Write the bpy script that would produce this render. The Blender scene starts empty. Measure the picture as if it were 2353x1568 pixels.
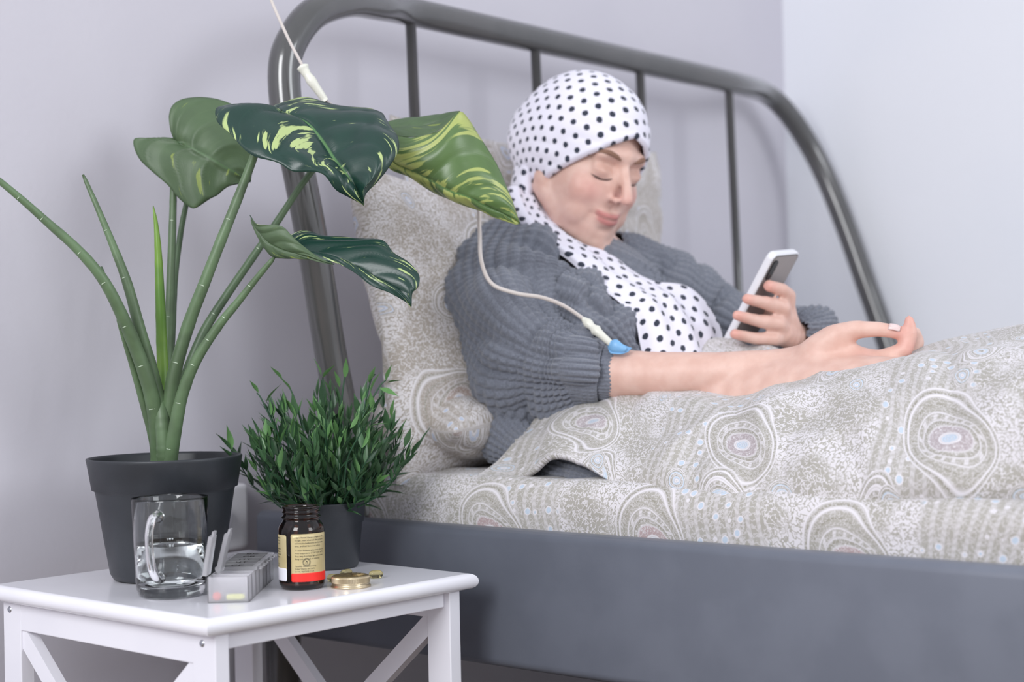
import bpy, bmesh, math, random
import numpy as np
from mathutils import Vector, Matrix
random.seed(7); rng = np.random.default_rng(7)
C = bpy.context.scene.collection
SC = bpy.context.scene

# ------------------------------------------------------------------ camera, world, lights, exposure
FPX, PITCH, ROLL = 3565.0, -0.009, 0.0216
CAM = np.array([0.0, 0.0, 0.70])
_cp, _sp, _cr, _sr = math.cos(PITCH), math.sin(PITCH), math.cos(ROLL), math.sin(ROLL)
AF = np.array([0, _cp, -_sp]); _U = np.array([0, _sp, _cp]); _R = np.array([1.0, 0, 0])
AR = _cr * _R - _sr * _U
AU = _sr * _R + _cr * _U
cam_data = bpy.data.cameras.new('camera')
cam_data.sensor_width = 36.0
cam_data.lens = FPX / 2353 * 36
cam_data.clip_start = 0.05
cam_data.dof.use_dof = True
cam_data.dof.focus_distance = 1.72
cam_data.dof.aperture_fstop = 3.6
cam = bpy.data.objects.new('camera', cam_data); C.objects.link(cam)
M = Matrix.Identity(4)
for i in range(3):
    M[i][0] = AR[i]; M[i][1] = AU[i]; M[i][2] = -AF[i]; M[i][3] = CAM[i]
cam.matrix_world = M
SC.camera = cam
SC.view_settings.view_transform = 'Standard'
SC.view_settings.look = 'None'
SC.view_settings.gamma = 1.0
SC.view_settings.use_curve_mapping = False
SC.view_settings.exposure = 0.0

def lin(c):
    if isinstance(c, str):
        c = tuple(int(c[i:i + 2], 16) for i in (0, 2, 4))
    return tuple(((x / 255) / 12.92 if x / 255 <= .04045 else ((x / 255 + .055) / 1.055) ** 2.4) for x in c)

W = bpy.data.worlds.new('world'); SC.world = W; W.use_nodes = True
W.node_tree.nodes['Background'].inputs[0].default_value = (*lin('dfe2ea'), 1)
W.node_tree.nodes['Background'].inputs[1].default_value = 1.05

def area(name, loc, target, sx, sy, power, col):
    l = bpy.data.lights.new(name, 'AREA'); l.shape = 'RECTANGLE'; l.size = sx; l.size_y = sy
    l.energy = power; l.color = col
    o = bpy.data.objects.new(name, l); C.objects.link(o); o.location = loc
    o.rotation_euler = (Vector(target) - Vector(loc)).to_track_quat('-Z', 'Y').to_euler()
    return o
area('window_light', (-1.15, -0.55, 1.75), (0.1, 2.0, .55), 0.95, 1.25, 47, (0.97, 0.98, 1.0))
area('right_wall_fill_light', (2.9, -0.3, 1.9), (0.9, 2.8, .8), 1.4, 1.4, 40, (0.92, 0.96, 1.0))  # added fill lamp to brighten the right wall, not an actual window

# ------------------------------------------------------------------ coordinates
DA = np.array([.7607, -.6491, 0.0])      # along the bed, head to foot
HB = np.array([.6491, .7607, 0.0])       # across the bed, near side to far side
ZU = np.array([0, 0, 1.0])
def AB(a, b, z): return DA * a + HB * b + ZU * z
def P(px, py, d): return CAM + AF * d + AR * ((px - 1176.5) / FPX * d) + AU * ((784 - py) / FPX * d)
def PZ(px, py, z):
    r = P(px, py, 1.0) - CAM
    return CAM + r * ((z - CAM[2]) / r[2])
def smooth(x): x = np.clip(x, 0, 1); return x * x * (3 - 2 * x)

def _h(ix, iy, iz, s):
    n = (ix * 374761393 + iy * 668265263 + iz * 2147483647 + s * 974634777) & 0xffffffff
    n = ((n ^ (n >> 13)) * 1274126177) & 0xffffffff
    n = (n ^ (n >> 16)) & 0xffffff
    return n / float(0xffffff) * 2 - 1
def vn(p, f=1.0, s=0):
    """vectorised value noise, p (n,3)"""
    p = np.asarray(p, float) * f
    i = np.floor(p).astype(np.int64); t = p - i; t = t * t * (3 - 2 * t)
    out = 0
    for dx in (0, 1):
        wx = t[:, 0] if dx else 1 - t[:, 0]
        for dy in (0, 1):
            wy = t[:, 1] if dy else 1 - t[:, 1]
            for dz in (0, 1):
                wz = t[:, 2] if dz else 1 - t[:, 2]
                out = out + wx * wy * wz * _h(i[:, 0] + dx, i[:, 1] + dy, i[:, 2] + dz, s)
    return out
def fbm(p, f, o=3, s=0): return sum(vn(p, f * 2 ** k, s + k) * .5 ** k for k in range(o))

def spline(pts, n, ts=None):
    """Catmull-Rom through pts (k,d) -> (n,d)"""
    P_ = np.asarray(pts, float); k = len(P_)
    if k == 2:
        t = np.linspace(0, 1, n)[:, None]; return P_[0] * (1 - t) + P_[1] * t
    E = np.vstack([2 * P_[0] - P_[1], P_, 2 * P_[-1] - P_[-2]])
    t = np.linspace(0, k - 1, n) if ts is None else np.asarray(ts) * (k - 1)
    i = np.minimum(t.astype(int), k - 2); u = (t - i)[:, None]
    a, b, c, d = E[i], E[i + 1], E[i + 2], E[i + 3]
    return .5 * ((2 * b) + (-a + c) * u + (2 * a - 5 * b + 4 * c - d) * u * u + (-a + 3 * b - 3 * c + d) * u ** 3)

# ------------------------------------------------------------------ object helpers
def mesh_obj(name, V, F, mat, parent=None, smooth_=True, uv=None, mats=None, midx=None):
    me = bpy.data.meshes.new(name)
    me.from_pydata([tuple(map(float, v)) for v in V], [], [tuple(map(int, f)) for f in F])
    for m in (mats or [mat]): me.materials.append(m)
    if midx is not None: me.polygons.foreach_set('material_index', np.asarray(midx, np.int32))
    if smooth_: me.polygons.foreach_set('use_smooth', [True] * len(me.polygons))
    if uv is not None:
        ul = me.uv_layers.new(name='UVMap')
        li = np.zeros(len(me.loops), np.int32); me.loops.foreach_get('vertex_index', li)
        ul.data.foreach_set('uv', np.asarray(uv, np.float32)[li].ravel())
    me.update()
    return link(name, me, parent)
def link(name, me, parent=None):
    o = bpy.data.objects.new(name, me); C.objects.link(o)
    if parent is not None:
        o.parent = parent
        o.matrix_parent_inverse = Matrix.Translation(-Vector(parent.location)) if parent.parent is None else Matrix.Identity(4)
    return o
def thing(name, label, cat, loc=(0, 0, 0), group=None):
    o = bpy.data.objects.new(name, None); C.objects.link(o); o.location = tuple(map(float, loc)); o.empty_display_size = .05
    return tag(o, label, cat, group)
def tag(o, label, cat, group=None):
    o['label'] = label; o['category'] = cat
    if group: o['group'] = group
    return o
def struct(o): o['kind'] = 'structure'; return o

def grid_faces(nu, nv, wrap_u=False, wrap_v=False, off=0):
    F = []
    for i in range(nu if wrap_u else nu - 1):
        for j in range(nv if wrap_v else nv - 1):
            i2 = (i + 1) % nu; j2 = (j + 1) % nv
            F.append((off + i * nv + j, off + i2 * nv + j, off + i2 * nv + j2, off + i * nv + j2))
    return F
def frames(pts, up=None):
    T = np.gradient(pts, axis=0); T /= np.linalg.norm(T, axis=1)[:, None] + 1e-12
    n = np.array(up if up is not None else ([0, 0, 1] if abs(T[0][2]) < .9 else [1, 0, 0]), float)
    N = []; 
    for t in T:
        n = n - t * (n @ t); n /= np.linalg.norm(n) + 1e-12; N.append(n.copy())
    N = np.array(N); return T, N, np.cross(T, N)
def tube_vf(pts, rad, seg=12, cap=True, sq=None, up=None):
    pts = np.asarray(pts, float); n = len(pts); rad = np.broadcast_to(np.asarray(rad, float), (n,)) if np.ndim(rad) <= 1 else rad
    T, N, B = frames(pts, up); a = np.linspace(0, 2 * math.pi, seg, endpoint=False)
    k = 1 if sq is None else sq
    V = (pts[:, None, :] + rad[:, None, None] * (np.cos(a)[None, :, None] * N[:, None, :] + k * np.sin(a)[None, :, None] * B[:, None, :])).reshape(-1, 3)
    F = grid_faces(n, seg, wrap_v=True)
    V = list(V)
    if cap:
        V += [pts[0], pts[-1]]; c0 = n * seg; c1 = c0 + 1
        for j in range(seg):
            F.append((c0, (j + 1) % seg, j)); F.append((c1, (n - 1) * seg + j, (n - 1) * seg + (j + 1) % seg))
    return V, F
def tube(name, pts, rad, mat, parent=None, seg=12, **k):
    V, F = tube_vf(pts, rad, seg, **k); return mesh_obj(name, V, F, mat, parent)
def lathe_vf(prof, seg=48, center=(0, 0, 0), close=False):
    """prof list of (r,z)"""
    V, F = [], []; c = np.asarray(center, float); rings = []
    for r, z in prof:
        if r < 1e-6: rings.append([len(V)]); V.append(c + [0, 0, z]); continue
        rings.append(list(range(len(V), len(V) + seg)))
        for k in range(seg):
            t = 2 * math.pi * k / seg; V.append(c + [r * math.cos(t), r * math.sin(t), z])
    pairs = list(zip(rings[:-1], rings[1:])) + ([(rings[-1], rings[0])] if close else [])
    for A, B in pairs:
        for k in range(seg):
            k2 = (k + 1) % seg
            if len(A) == 1 and len(B) == 1: continue
            if len(A) == 1: F.append((A[0], B[k2], B[k]))
            elif len(B) == 1: F.append((A[k], A[k2], B[0]))
            else: F.append((A[k], A[k2], B[k2], B[k]))
    return V, F
def lathe(name, prof, mat, center, parent=None, seg=64, close=False):
    V, F = lathe_vf(prof, seg, center, close); return mesh_obj(name, V, F, mat, parent)
def box_vf(o, ex, ey, ez):
    """origin corner + three edge vectors"""
    o, ex, ey, ez = (np.asarray(v, float) for v in (o, ex, ey, ez))
    V = [o, o + ex, o + ex + ey, o + ey, o + ez, o + ex + ez, o + ex + ey + ez, o + ey + ez]
    F = [(0, 3, 2, 1), (4, 5, 6, 7), (0, 1, 5, 4), (1, 2, 6, 5), (2, 3, 7, 6), (3, 0, 4, 7)]
    if np.dot(np.cross(ex, ey), ez) < 0: F = [tuple(reversed(f)) for f in F]
    return V, F
def box(name, o, ex, ey, ez, mat, parent=None, bev=0.001, seg=2):
    V, F = box_vf(o, ex, ey, ez); ob = mesh_obj(name, V, F, mat, parent, smooth_=False)
    if bev:
        bm = bmesh.new(); bm.from_mesh(ob.data)
        bmesh.ops.bevel(bm, geom=bm.edges[:], offset=bev, segments=seg, profile=.5, affect='EDGES')
        bm.to_mesh(ob.data); bm.free()
        ob.data.polygons.foreach_set('use_smooth', [False] * len(ob.data.polygons))
    return ob
def join_vf(*parts):
    V, F = [], []
    for v, f in parts:
        o = len(V); V += list(v); F += [tuple(i + o for i in q) for q in f]
    return V, F

# ------------------------------------------------------------------ material node helper
class X:
    """expression on shader math nodes"""
    nt = None
    def __init__(s, sock): s.s = sock
    @staticmethod
    def m(op, *a):
        n = X.nt.nodes.new('ShaderNodeMath'); n.operation = op
        for i, v in enumerate(a):
            if isinstance(v, X): X.nt.links.new(v.s, n.inputs[i])
            else: n.inputs[i].default_value = v
        return X(n.outputs[0])
    def __add__(s, o): return X.m('ADD', s, o)
    def __radd__(s, o): return X.m('ADD', o, s)
    def __sub__(s, o): return X.m('SUBTRACT', s, o)
    def __rsub__(s, o): return X.m('SUBTRACT', o, s)
    def __mul__(s, o): return X.m('MULTIPLY', s, o)
    def __rmul__(s, o): return X.m('MULTIPLY', o, s)
    def __truediv__(s, o): return X.m('DIVIDE', s, o)
def step(x, a, b):
    n = X.nt.nodes.new('ShaderNodeMapRange'); n.interpolation_type = 'SMOOTHSTEP'
    X.nt.links.new(x.s, n.inputs[0]); n.inputs[1].default_value = a; n.inputs[2].default_value = b
    return X(n.outputs[0])
def mixc(f, a, b):
    n = X.nt.nodes.new('ShaderNodeMix'); n.data_type = 'RGBA'
    for i, v in ((0, f), (6, a), (7, b)):
        if isinstance(v, X): X.nt.links.new(v.s, n.inputs[i])
        elif i == 0: n.inputs[0].default_value = v
        else: n.inputs[i].default_value = (*lin(v), 1)
    return X(n.outputs[2])
def vec(x, y, z=0.0):
    n = X.nt.nodes.new('ShaderNodeCombineXYZ')
    for i, v in enumerate((x, y, z)):
        if isinstance(v, X): X.nt.links.new(v.s, n.inputs[i])
        else: n.inputs[i].default_value = v
    return X(n.outputs[0])
def noise(v, scale, detail=2, rough=.5):
    n = X.nt.nodes.new('ShaderNodeTexNoise'); X.nt.links.new(v.s, n.inputs['Vector'])
    n.inputs['Scale'].default_value = scale; n.inputs['Detail'].default_value = detail; n.inputs['Roughness'].default_value = rough
    return X(n.outputs[0])
def voro(v, scale, feat='F1', rand=1.0, out='Distance'):
    n = X.nt.nodes.new('ShaderNodeTexVoronoi'); n.feature = feat; X.nt.links.new(v.s, n.inputs['Vector'])
    n.inputs['Scale'].default_value = scale; n.inputs['Randomness'].default_value = rand
    return X(n.outputs[out])
def coords(kind='Object'):
    n = X.nt.nodes.new('ShaderNodeTexCoord'); s = X.nt.nodes.new('ShaderNodeSeparateXYZ')
    X.nt.links.new(n.outputs[kind], s.inputs[0]); return X(n.outputs[kind]), X(s.outputs[0]), X(s.outputs[1]), X(s.outputs[2])
def new_mat(name):
    m = bpy.data.materials.new(name); m.use_nodes = True; X.nt = m.node_tree
    return m, m.node_tree.nodes['Principled BSDF']
def setin(b, **k):
    for n, v in k.items():
        n = n.replace('_', ' ')
        if isinstance(v, X): X.nt.links.new(v.s, b.inputs[n])
        elif isinstance(v, str): b.inputs[n].default_value = (*lin(v), 1)
        else: b.inputs[n].default_value = v
def bump(b, h, strength, dist):
    n = X.nt.nodes.new('ShaderNodeBump'); X.nt.links.new(h.s, n.inputs['Height'])
    n.inputs['Strength'].default_value = strength; n.inputs['Distance'].default_value = dist
    X.nt.links.new(n.outputs[0], b.inputs['Normal'])
def simple(name, col, rough=.5, col2=None, scale=30, bmp=0, bscale=200, **k):
    m, b = new_mat(name); c, x, y, z = coords()
    setin(b, Base_Color=mixc(step(noise(c, scale, 3), .35, .65), col, col2 or col), Roughness=rough, **k)
    if bmp: bump(b, noise(c, bscale, 3), .4, bmp)
    return m

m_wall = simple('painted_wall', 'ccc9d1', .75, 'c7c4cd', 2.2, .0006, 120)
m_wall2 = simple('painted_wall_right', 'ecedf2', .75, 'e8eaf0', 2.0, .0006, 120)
m_ceil = simple('ceiling_paint', 'e4e4e8', .8)
m_white = simple('white_lacquer', 'f0eff5', .22, 'ebeaf1', 8, Coat_Weight=.3, Coat_Roughness=.08)
m_whitem = simple('white_paint_satin', 'eeedf4', .34, 'e9e8f0', 6)
m_rail = simple('grey_powder_coat', '727783', .42, '6c717d', 14, .00015, 900, Coat_Weight=.25, Coat_Roughness=.25)
m_tubemetal = simple('dark_grey_steel', '5b5a5a', .20, '545454', 10, Metallic=.25, Coat_Weight=.6, Coat_Roughness=.08)
m_pot = simple('black_pot_plastic', '33363b', .42, '2d3035', 20, .0002, 700)
m_soil = simple('dark_potting_foam', '1d1f1c', .9, '2a2a24', 60, .002, 150)
m_plug = simple('socket_plastic', 'dcdbe0', .4)
m_screw = simple('steel_screw', 'b9bcc4', .3, Metallic=.9)
m_gold = simple('gold_tin', 'cfbfa0', .3, 'c2b090', 40, Metallic=.85)
m_golddark = simple('embossed_dark_gold', '6f624a', .42, 'a08a60', 320, .0004, 500, Metallic=.7)
m_ink = simple('black_ink', '2d2b26', .6)
m_label = simple('gold_paper_label', 'cdbd90', .38, 'c4b384', 60, Metallic=.15)
m_wlabel = simple('white_paper_label', 'eceaf2', .45)
m_red = simple('red_label_print', 'ea2b22', .45)
m_tubepl = simple('iv_tube_plastic', 'd9d0ca', .35, 'd2c8c2', 20, Transmission_Weight=.15)
m_conn = simple('iv_connector_plastic', 'e6e5da', .35, 'dddccf', 20)
m_blue = simple('blue_catheter_plastic', '7fb4e0', .4, '74a9d8', 20)
m_phone = simple('silver_phone_case', 'e7e7ec', .35)
m_phoneback = simple('grey_phone_back', 'a09b9b', .25, '989392', 9)
m_lens = simple('phone_lens_black', '17181b', .15)
def floor_mat():
    m, b = new_mat('oak_floor'); c, x, y, z = coords()
    n = noise(vec(x * 4, y * 60), 1.0, 4)
    setin(b, Base_Color=mixc(n, '5d4c3e', '83705e'), Roughness=.45); return m
m_floor = floor_mat()

def glass(name, col='ffffff', ior=1.5, rough=0.0):
    m, b = new_mat(name); setin(b, Base_Color=col, Transmission_Weight=1.0, Roughness=rough, IOR=ior); return m
m_glass = glass('clear_glass', 'fbfdfd', 1.5)
m_water = glass('water', 'fbfdfe', 1.33)
m_amber = glass('amber_glass', '5a2a10', 1.5)
m_gel = glass('softgel', 'f0e2a4', 1.4)
def frosted():
    m, b = new_mat('frosted_plastic')
    setin(b, Base_Color='f6f5f8', Roughness=.30, Transmission_Weight=.80, IOR=1.12)
    return m
m_frost = frosted()
m_pillred = simple('coral_tablet', 'f2705f', .5)
m_pillyel = simple('yellow_capsule', 'eef08a', .4)
# ================================================================== THE SETTING
WA, WB = -1.66, 2.84                     # wall behind the headboard (a = WA), wall along the far side (b = WB)
def slab(name, a0, a1, b0, b1, z0, z1, mat):
    V, F = box_vf(AB(a0, b0, z0), DA * (a1 - a0), HB * (b1 - b0), ZU * (z1 - z0))
    return struct(mesh_obj(name, V, F, mat, smooth_=False))
slab('floor', WA - .1, 3.2, -2.6, WB + .1, -.05, 0, m_floor)
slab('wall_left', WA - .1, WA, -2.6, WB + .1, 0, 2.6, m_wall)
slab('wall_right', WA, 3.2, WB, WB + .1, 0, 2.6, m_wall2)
slab('baseboard_left', WA, WA + .014, -2.6, WB, 0, .08, m_whitem)
slab('baseboard_right', WA + .014, 3.2, WB - .014, WB, 0, .08, m_whitem)

# ------------------------------------------------------------------ wall socket
so = thing('wall_socket', 'white wall socket just above the tabletop, between the two plants', 'socket', AB(WA, 1.28, .47))
SB = 1.31
def rounded_plate(name, a0, a1, b0, b1, z0, z1, mat, parent, bev):
    return box(name, AB(a0, b0, z0), DA * (a1 - a0), HB * (b1 - b0), ZU * (z1 - z0), mat, parent, bev, 3)
rounded_plate('plate', WA, WA + .030, SB - .050, SB + .048, .447, .535, m_plug, so, .006)
V, F = lathe_vf([(0, .012), (.012, .012), (.0185, .010), (.021, .004), (.021, 0)], 32)
c_ = AB(WA + .030, SB - .008, .492)
mesh_obj('socket_insert', [c_ + DA * v[2] + HB * v[0] + ZU * v[1] for v in V], F, m_whitem, so)

# ------------------------------------------------------------------ side table
ZT = .455
tw, td = .400, .368
_y = .7307
TL = np.array([-math.cos(_y), math.sin(_y), 0]); TR = np.array([math.sin(_y), math.cos(_y), 0])
TN = np.array([-.2943, 1.4756, 0])
def TP(l, r, z): return TN + TL * l + TR * r + ZU * z
table = thing('side_table', 'white lacquered side table with crossed braces beside the bed', 'table', TP(tw / 2, td / 2, 0))
# board with a full bullnose edge
th = .0175; ov = .004
prof = [(-(th / 2) + th / 2 * math.sin(t), ZT - th / 2 + th / 2 * math.cos(t)) for t in np.linspace(0, math.pi, 9)]
V, F = [], []
for off, z in prof:
    for (l, r) in ((0, 0), (1, 0), (1, 1), (0, 1)):
        sl = -1 if l == 0 else 1; sr = -1 if r == 0 else 1
        V.append(TP(l * tw + sl * (off + ov), r * td + sr * (off + ov), z))
for i in range(len(prof) - 1):
    for j in range(4):
        k = (j + 1) % 4; F.append((i * 4 + j, i * 4 + k, i * 4 + 4 + k, i * 4 + 4 + j))
F += [(3, 2, 1, 0), tuple((len(prof) - 1) * 4 + j for j in range(4))]
board = mesh_obj('tabletop', V, F, m_white, table, smooth_=False)
bm = bmesh.new(); bm.from_mesh(board.data)
for f in bm.faces: f.smooth = len(f.verts) == 4 and abs(f.normal.z) < .999
for e in bm.edges:
    d = (e.verts[0].co - e.verts[1].co); e.smooth = not (abs(d.z) > 1e-6)
bmesh.ops.recalc_face_normals(bm, faces=bm.faces); bm.to_mesh(board.data); bm.free()
zb = ZT - th
LW, LT = .036, .017
i0, j0 = .006, .012                     # insets
fl0, fl1 = i0, tw - .008                # extents along TL of the two frames
def tbox(name, l0, l1, r0, r1, z0, z1, mat=m_whitem, bev=.0012):
    return box(name, TP(l0, r0, z0), TL * (l1 - l0), TR * (r1 - r0), ZU * (z1 - z0), mat, table, bev)
def brace(name, l0, z0, l1, z1, r0, r1, w=.021):
    a = np.array([l0, z0]); b = np.array([l1, z1]); d = (b - a) / np.linalg.norm(b - a); n = np.array([-d[1], d[0]]) * w / 2
    pts = [a + n, a - n, b - n, b + n]
    V = [TP(p[0], r0, p[1]) for p in pts] + [TP(p[0], r1, p[1]) for p in pts]
    return mesh_obj(name, V, [(0, 1, 2, 3), (7, 6, 5, 4), (0, 4, 5, 1), (1, 5, 6, 2), (2, 6, 7, 3), (3, 7, 4, 0)], m_whitem, table, smooth_=False)
r_far = td - .034
for r0 in (j0, r_far):
    r1 = r0 + LT
    tbox('leg', fl0, fl0 + LW, r0, r1, 0, zb)
    tbox('leg', fl1 - LW, fl1, r0, r1, 0, zb)
    tbox('apron', fl0 + LW - .001, fl1 - LW + .001, r0 + .0006, r1 - .0006, zb - .0315, zb)
    tbox('lower_rail', fl0 + LW - .001, fl1 - LW + .001, r0 + .0006, r1 - .0006, .08, .11)
    brace('cross_brace', fl0 + LW * .6, zb - .026, fl1 - LW * .6, .118, r0 + .002, r1 - .002)
    brace('cross_brace', fl0 + LW * .6, .118, fl1 - LW * .6, zb - .026, r0 + .0026, r1 - .0026)
for l0 in (fl0 + .012, fl1 - .012 - LT):
    tbox('side_apron', l0 - .004, l0 - .004 + LT * .8, j0 + LT, r_far, zb - .0175, zb)
for l in (fl0 + .020, fl1 - .014):
    V, F = lathe_vf([(0, .0016), (.0028, .0014), (.0038, 0)], 16)
    c_ = TP(l, j0 + .0002, zb - .010)
    mesh_obj('screw', [c_ - TR * v[2] + TL * v[0] + ZU * v[1] for v in V], F, m_screw, table)

# ------------------------------------------------------------------ bed frame
RB = 1.345                                # near face of the near side rail
bed = thing('bed_frame', 'grey steel bed frame with a tall tubular headboard of thin bars', 'bed', AB(-1.3, 2.0, 0))
A0, A1 = -1.60, .50
def rail(name, b0):
    # wide rounded-edge board: profile in (b, z)
    w = .030; zt, zb_ = .500, .340; r = .011; pr = []
    for (cb, cz, t0) in ((w - r, zt - r, 0), (r, zt - r, 90), (r, zb_ + r, 180), (w - r, zb_ + r, 270)):
        for t in np.linspace(t0, t0 + 90, 5): pr.append((b0 + cb + r * math.cos(math.radians(t)), cz + r * math.sin(math.radians(t))))
    V = [AB(a, b, z) for a in (A0, A1) for b, z in pr]; n = len(pr)
    F = [(j, (j + 1) % n, n + (j + 1) % n, n + j) for j in range(n)] + [tuple(reversed(range(n))), tuple(range(n, 2 * n))]
    o = mesh_obj(name, V, F, m_rail, bed); return o
rail('side_rail', RB)
rail('side_rail', 2.745)
box('foot_rail', AB(A1 - .03, RB + .031, .345), DA * .03, HB * 1.368, ZU * .15, m_rail, bed, .006)
box('centre_beam', AB(A0 + .02, 2.03, .36), DA * 2.04, HB * .05, ZU * .03, m_rail, bed, .003)
for k in range(14):
    box('slat', AB(-1.5 + k * .145, RB + .032, .395), DA * .06, HB * 1.366, ZU * .012, m_rail, bed, 0)
for a, b in ((-1.575, RB + .02), (A1 - .05, RB + .02), (-1.575, 2.76), (A1 - .05, 2.76)):
    tube('leg', [AB(a, b, .34), AB(a, b, .0)], [.024, .017], m_tubemetal, bed, seg=20)
# tubular headboard: hoop + bars
HA, HS, HZ = -1.533, .278, 1.192
def HP(t, z, a=None): return DA * (HA if a is None else a) + HB * (1.589 + HS * t) + ZU * z
hoop = []
for px, py, d in ((836, 1180, 1.985), (765, 841, 1.965), (724.5, 595, 1.945), (688, 402, 1.93), (662, 280, 1.925), (653, 163, 1.925),
                  (672, 92, 1.935), (722, 30, 1.965), (800, 4, 2.03), (870, 12, 2.11)):
    hoop.append(P(px, py, d))
for t in (0, .5, 1, 2, 3): hoop.append(HP(t, HZ))
for px, py, d in ((1755, 212, 3.04), (1808, 258, 3.09), (1860, 335, 3.12), (1905, 425, 3.12), (1950, 540, 3.10), (1985, 640, 3.08), (2026, 755, 3.06), (2140, 1080, 3.0)):
    hoop.append(P(px, py, d))
hoop = spline(hoop, 160)
tube('headboard_hoop', hoop, .0205, m_tubemetal, bed, seg=24)
for t in (0, 1, 2, 3):
    tube('headboard_bar', [HP(t, HZ), HP(t, .52, HA + .02)], .0078, m_tubemetal, bed, seg=14)
tube('lower_crossbar', [HP(-.95, .52, HA + .02), HP(4.2, .52, HA + .02)], .010, m_tubemetal, bed, seg=14)

# ------------------------------------------------------------------ paisley cloth
def paisley(name, base='aaa69e', white='e0dce0', blue='c0cfdf', olive='979387', mauve='b0a4a8', shift=0.0, bstr=.25):
    m, b = new_mat(name)
    n = X.nt.nodes.new('ShaderNodeTexCoord'); sp = X.nt.nodes.new('ShaderNodeSeparateXYZ'); X.nt.links.new(n.outputs['UV'], sp.inputs[0])
    uv = X(n.outputs['UV']); u0, v0 = X(sp.outputs[0]), X(sp.outputs[1])
    wu = noise(uv, 5.0, 1) - .5; wv = noise(vec(v0 + 3.1, u0 + 7.7), 5.0, 1) - .5
    u = u0 + wu * .05 + shift; v = v0 + wv * .05
    p = vec(u, v)
    # background: white vermicelli between taupe stems
    q = noise(p, 150, 2.0, .6)
    verm = step(X.m('ABSOLUTE', q - .5), .055, .015)
    dotv = voro(p, 210)
    reg = step(noise(p, 11, 1), .44, .54)
    lace_l = mixc(verm * .8, base, white)
    verm2 = step(X.m('ABSOLUTE', noise(p, 190, 1.5, .5) - .5), .02, .06)
    lace_w = mixc(verm2 * .9, base, white)
    c = mixc(reg, lace_l, lace_w)
    c = mixc(step(dotv, .30, .18) * .45, c, olive)
    # broad stripes with rows of rings, in bands along v
    sv = noise(vec(v * 3.0, u * 1.2 + 9.0), 1.0, 1)
    band = step(X.m('SINE', (u + sv * .12) * 24.0), .25, .45)
    line = step(X.m('SINE', (u + sv * .12) * 24.0 * 22.0), .1, .7)
    zig = step(X.m('SINE', (v + X.m('PINGPONG', u * 1.0, .004) * .8) * 900.0), -.2, .5)
    bc = mixc(line * .6, base, white); bc = mixc(line * zig * .3, bc, olive)
    bc = mixc(verm * .5 * (1.0 - line), bc, white)
    fl = voro(p, 62, 'F1', .5)
    bc = mixc(step(fl, .24, .20), bc, blue); bc = mixc(step(X.m('ABSOLUTE', fl - .24), .05, .02), bc, white)
    c = mixc(band * .9, c, bc)
    # paisley drops on a staggered lattice; angle winds with radius
    def drops(cx, cy, ou, ov, size, wind, ca, cb, cc_):
        nonlocal c
        vv = (v + ov) / cy; row = X.m('FLOOR', vv)
        uu = (u + ou) / cx + X.m('FRACT', row * .5)
        x = (X.m('FRACT', uu) - .5) * cx; y = (X.m('FRACT', vv) - .5) * cy
        r = X.m('SQRT', x * x + y * y)
        th = X.m('ARCTAN2', y, x) + r * wind + row * 1.1
        xs = r * X.m('COSINE', th); ys = r * X.m('SINE', th) * (xs * (7.5 * .06 / size) + 1.55)
        e = X.m('SQRT', xs * xs + ys * ys) / size
        inside = step(e, 1.0, .96)
        ramp = X.nt.nodes.new('ShaderNodeValToRGB'); X.nt.links.new(e.s, ramp.inputs[0]); cr = ramp.color_ramp
        cr.interpolation = 'LINEAR'
        stops = [(0, cc_), (.11, cc_), (.13, white), (.17, white), (.19, ca), (.33, ca), (.35, white), (.38, base), (.44, olive), (.47, white), (.50, base), (.57, base), (.59, white), (.62, cb), (.69, cb), (.71, olive), (.74, base), (.80, base), (.82, white), (.86, white), (.88, olive), (.92, base), (.95, white), (1.0, white)]
        while len(cr.elements) < len(stops): cr.elements.new(.5)
        for el, (pos, col) in zip(cr.elements, stops): el.position = pos; el.color = (*lin(col), 1)
        petals = step(X.m('SINE', th * 14.0), .3, .8) * step(X.m('ABSOLUTE', e - .53), .05, .03)
        cc2 = mixc(petals * .8, X(ramp.outputs[0]), white)
        dots = step(voro(p, 260), .32, .2) * step(X.m('ABSOLUTE', e - .33), .10, .07)
        cc2 = mixc(dots * .8, cc2, white)
        lace = step(X.m('ABSOLUTE', noise(p, 230, 2, .6) - .5), .05, .015)
        cc2 = mixc(lace * .55, cc2, white)
        fine = step(X.m('SINE', e * (size * 6.2832 / .0028)), .2, .8)
        cc2 = mixc(fine * .35, cc2, base)
        c = mixc(inside, c, cc2)
    drops(.23, .19, .03, .02, .066, 21.0, mauve, base, blue)
    drops(.17, .21, .11, .10, .036, 30.0, blue, white, olive)
    drops(.121, .147, .05, .06, .017, 40.0, blue, blue, white)
    setin(b, Base_Color=c, Roughness=.85, Sheen_Weight=.15)
    bump(b, noise(uv, 1600, 1), bstr, .0003)
    return m
m_duvet = paisley('paisley_duvet_cotton')
m_sheet = paisley('paisley_sheet_cotton', mauve='b59fa0', shift=.37)
m_pil = paisley('paisley_pillow_cotton', base='a89f96', white='d9d5d7', blue='bcc6da', mauve='a8958c', shift=.71)

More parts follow.
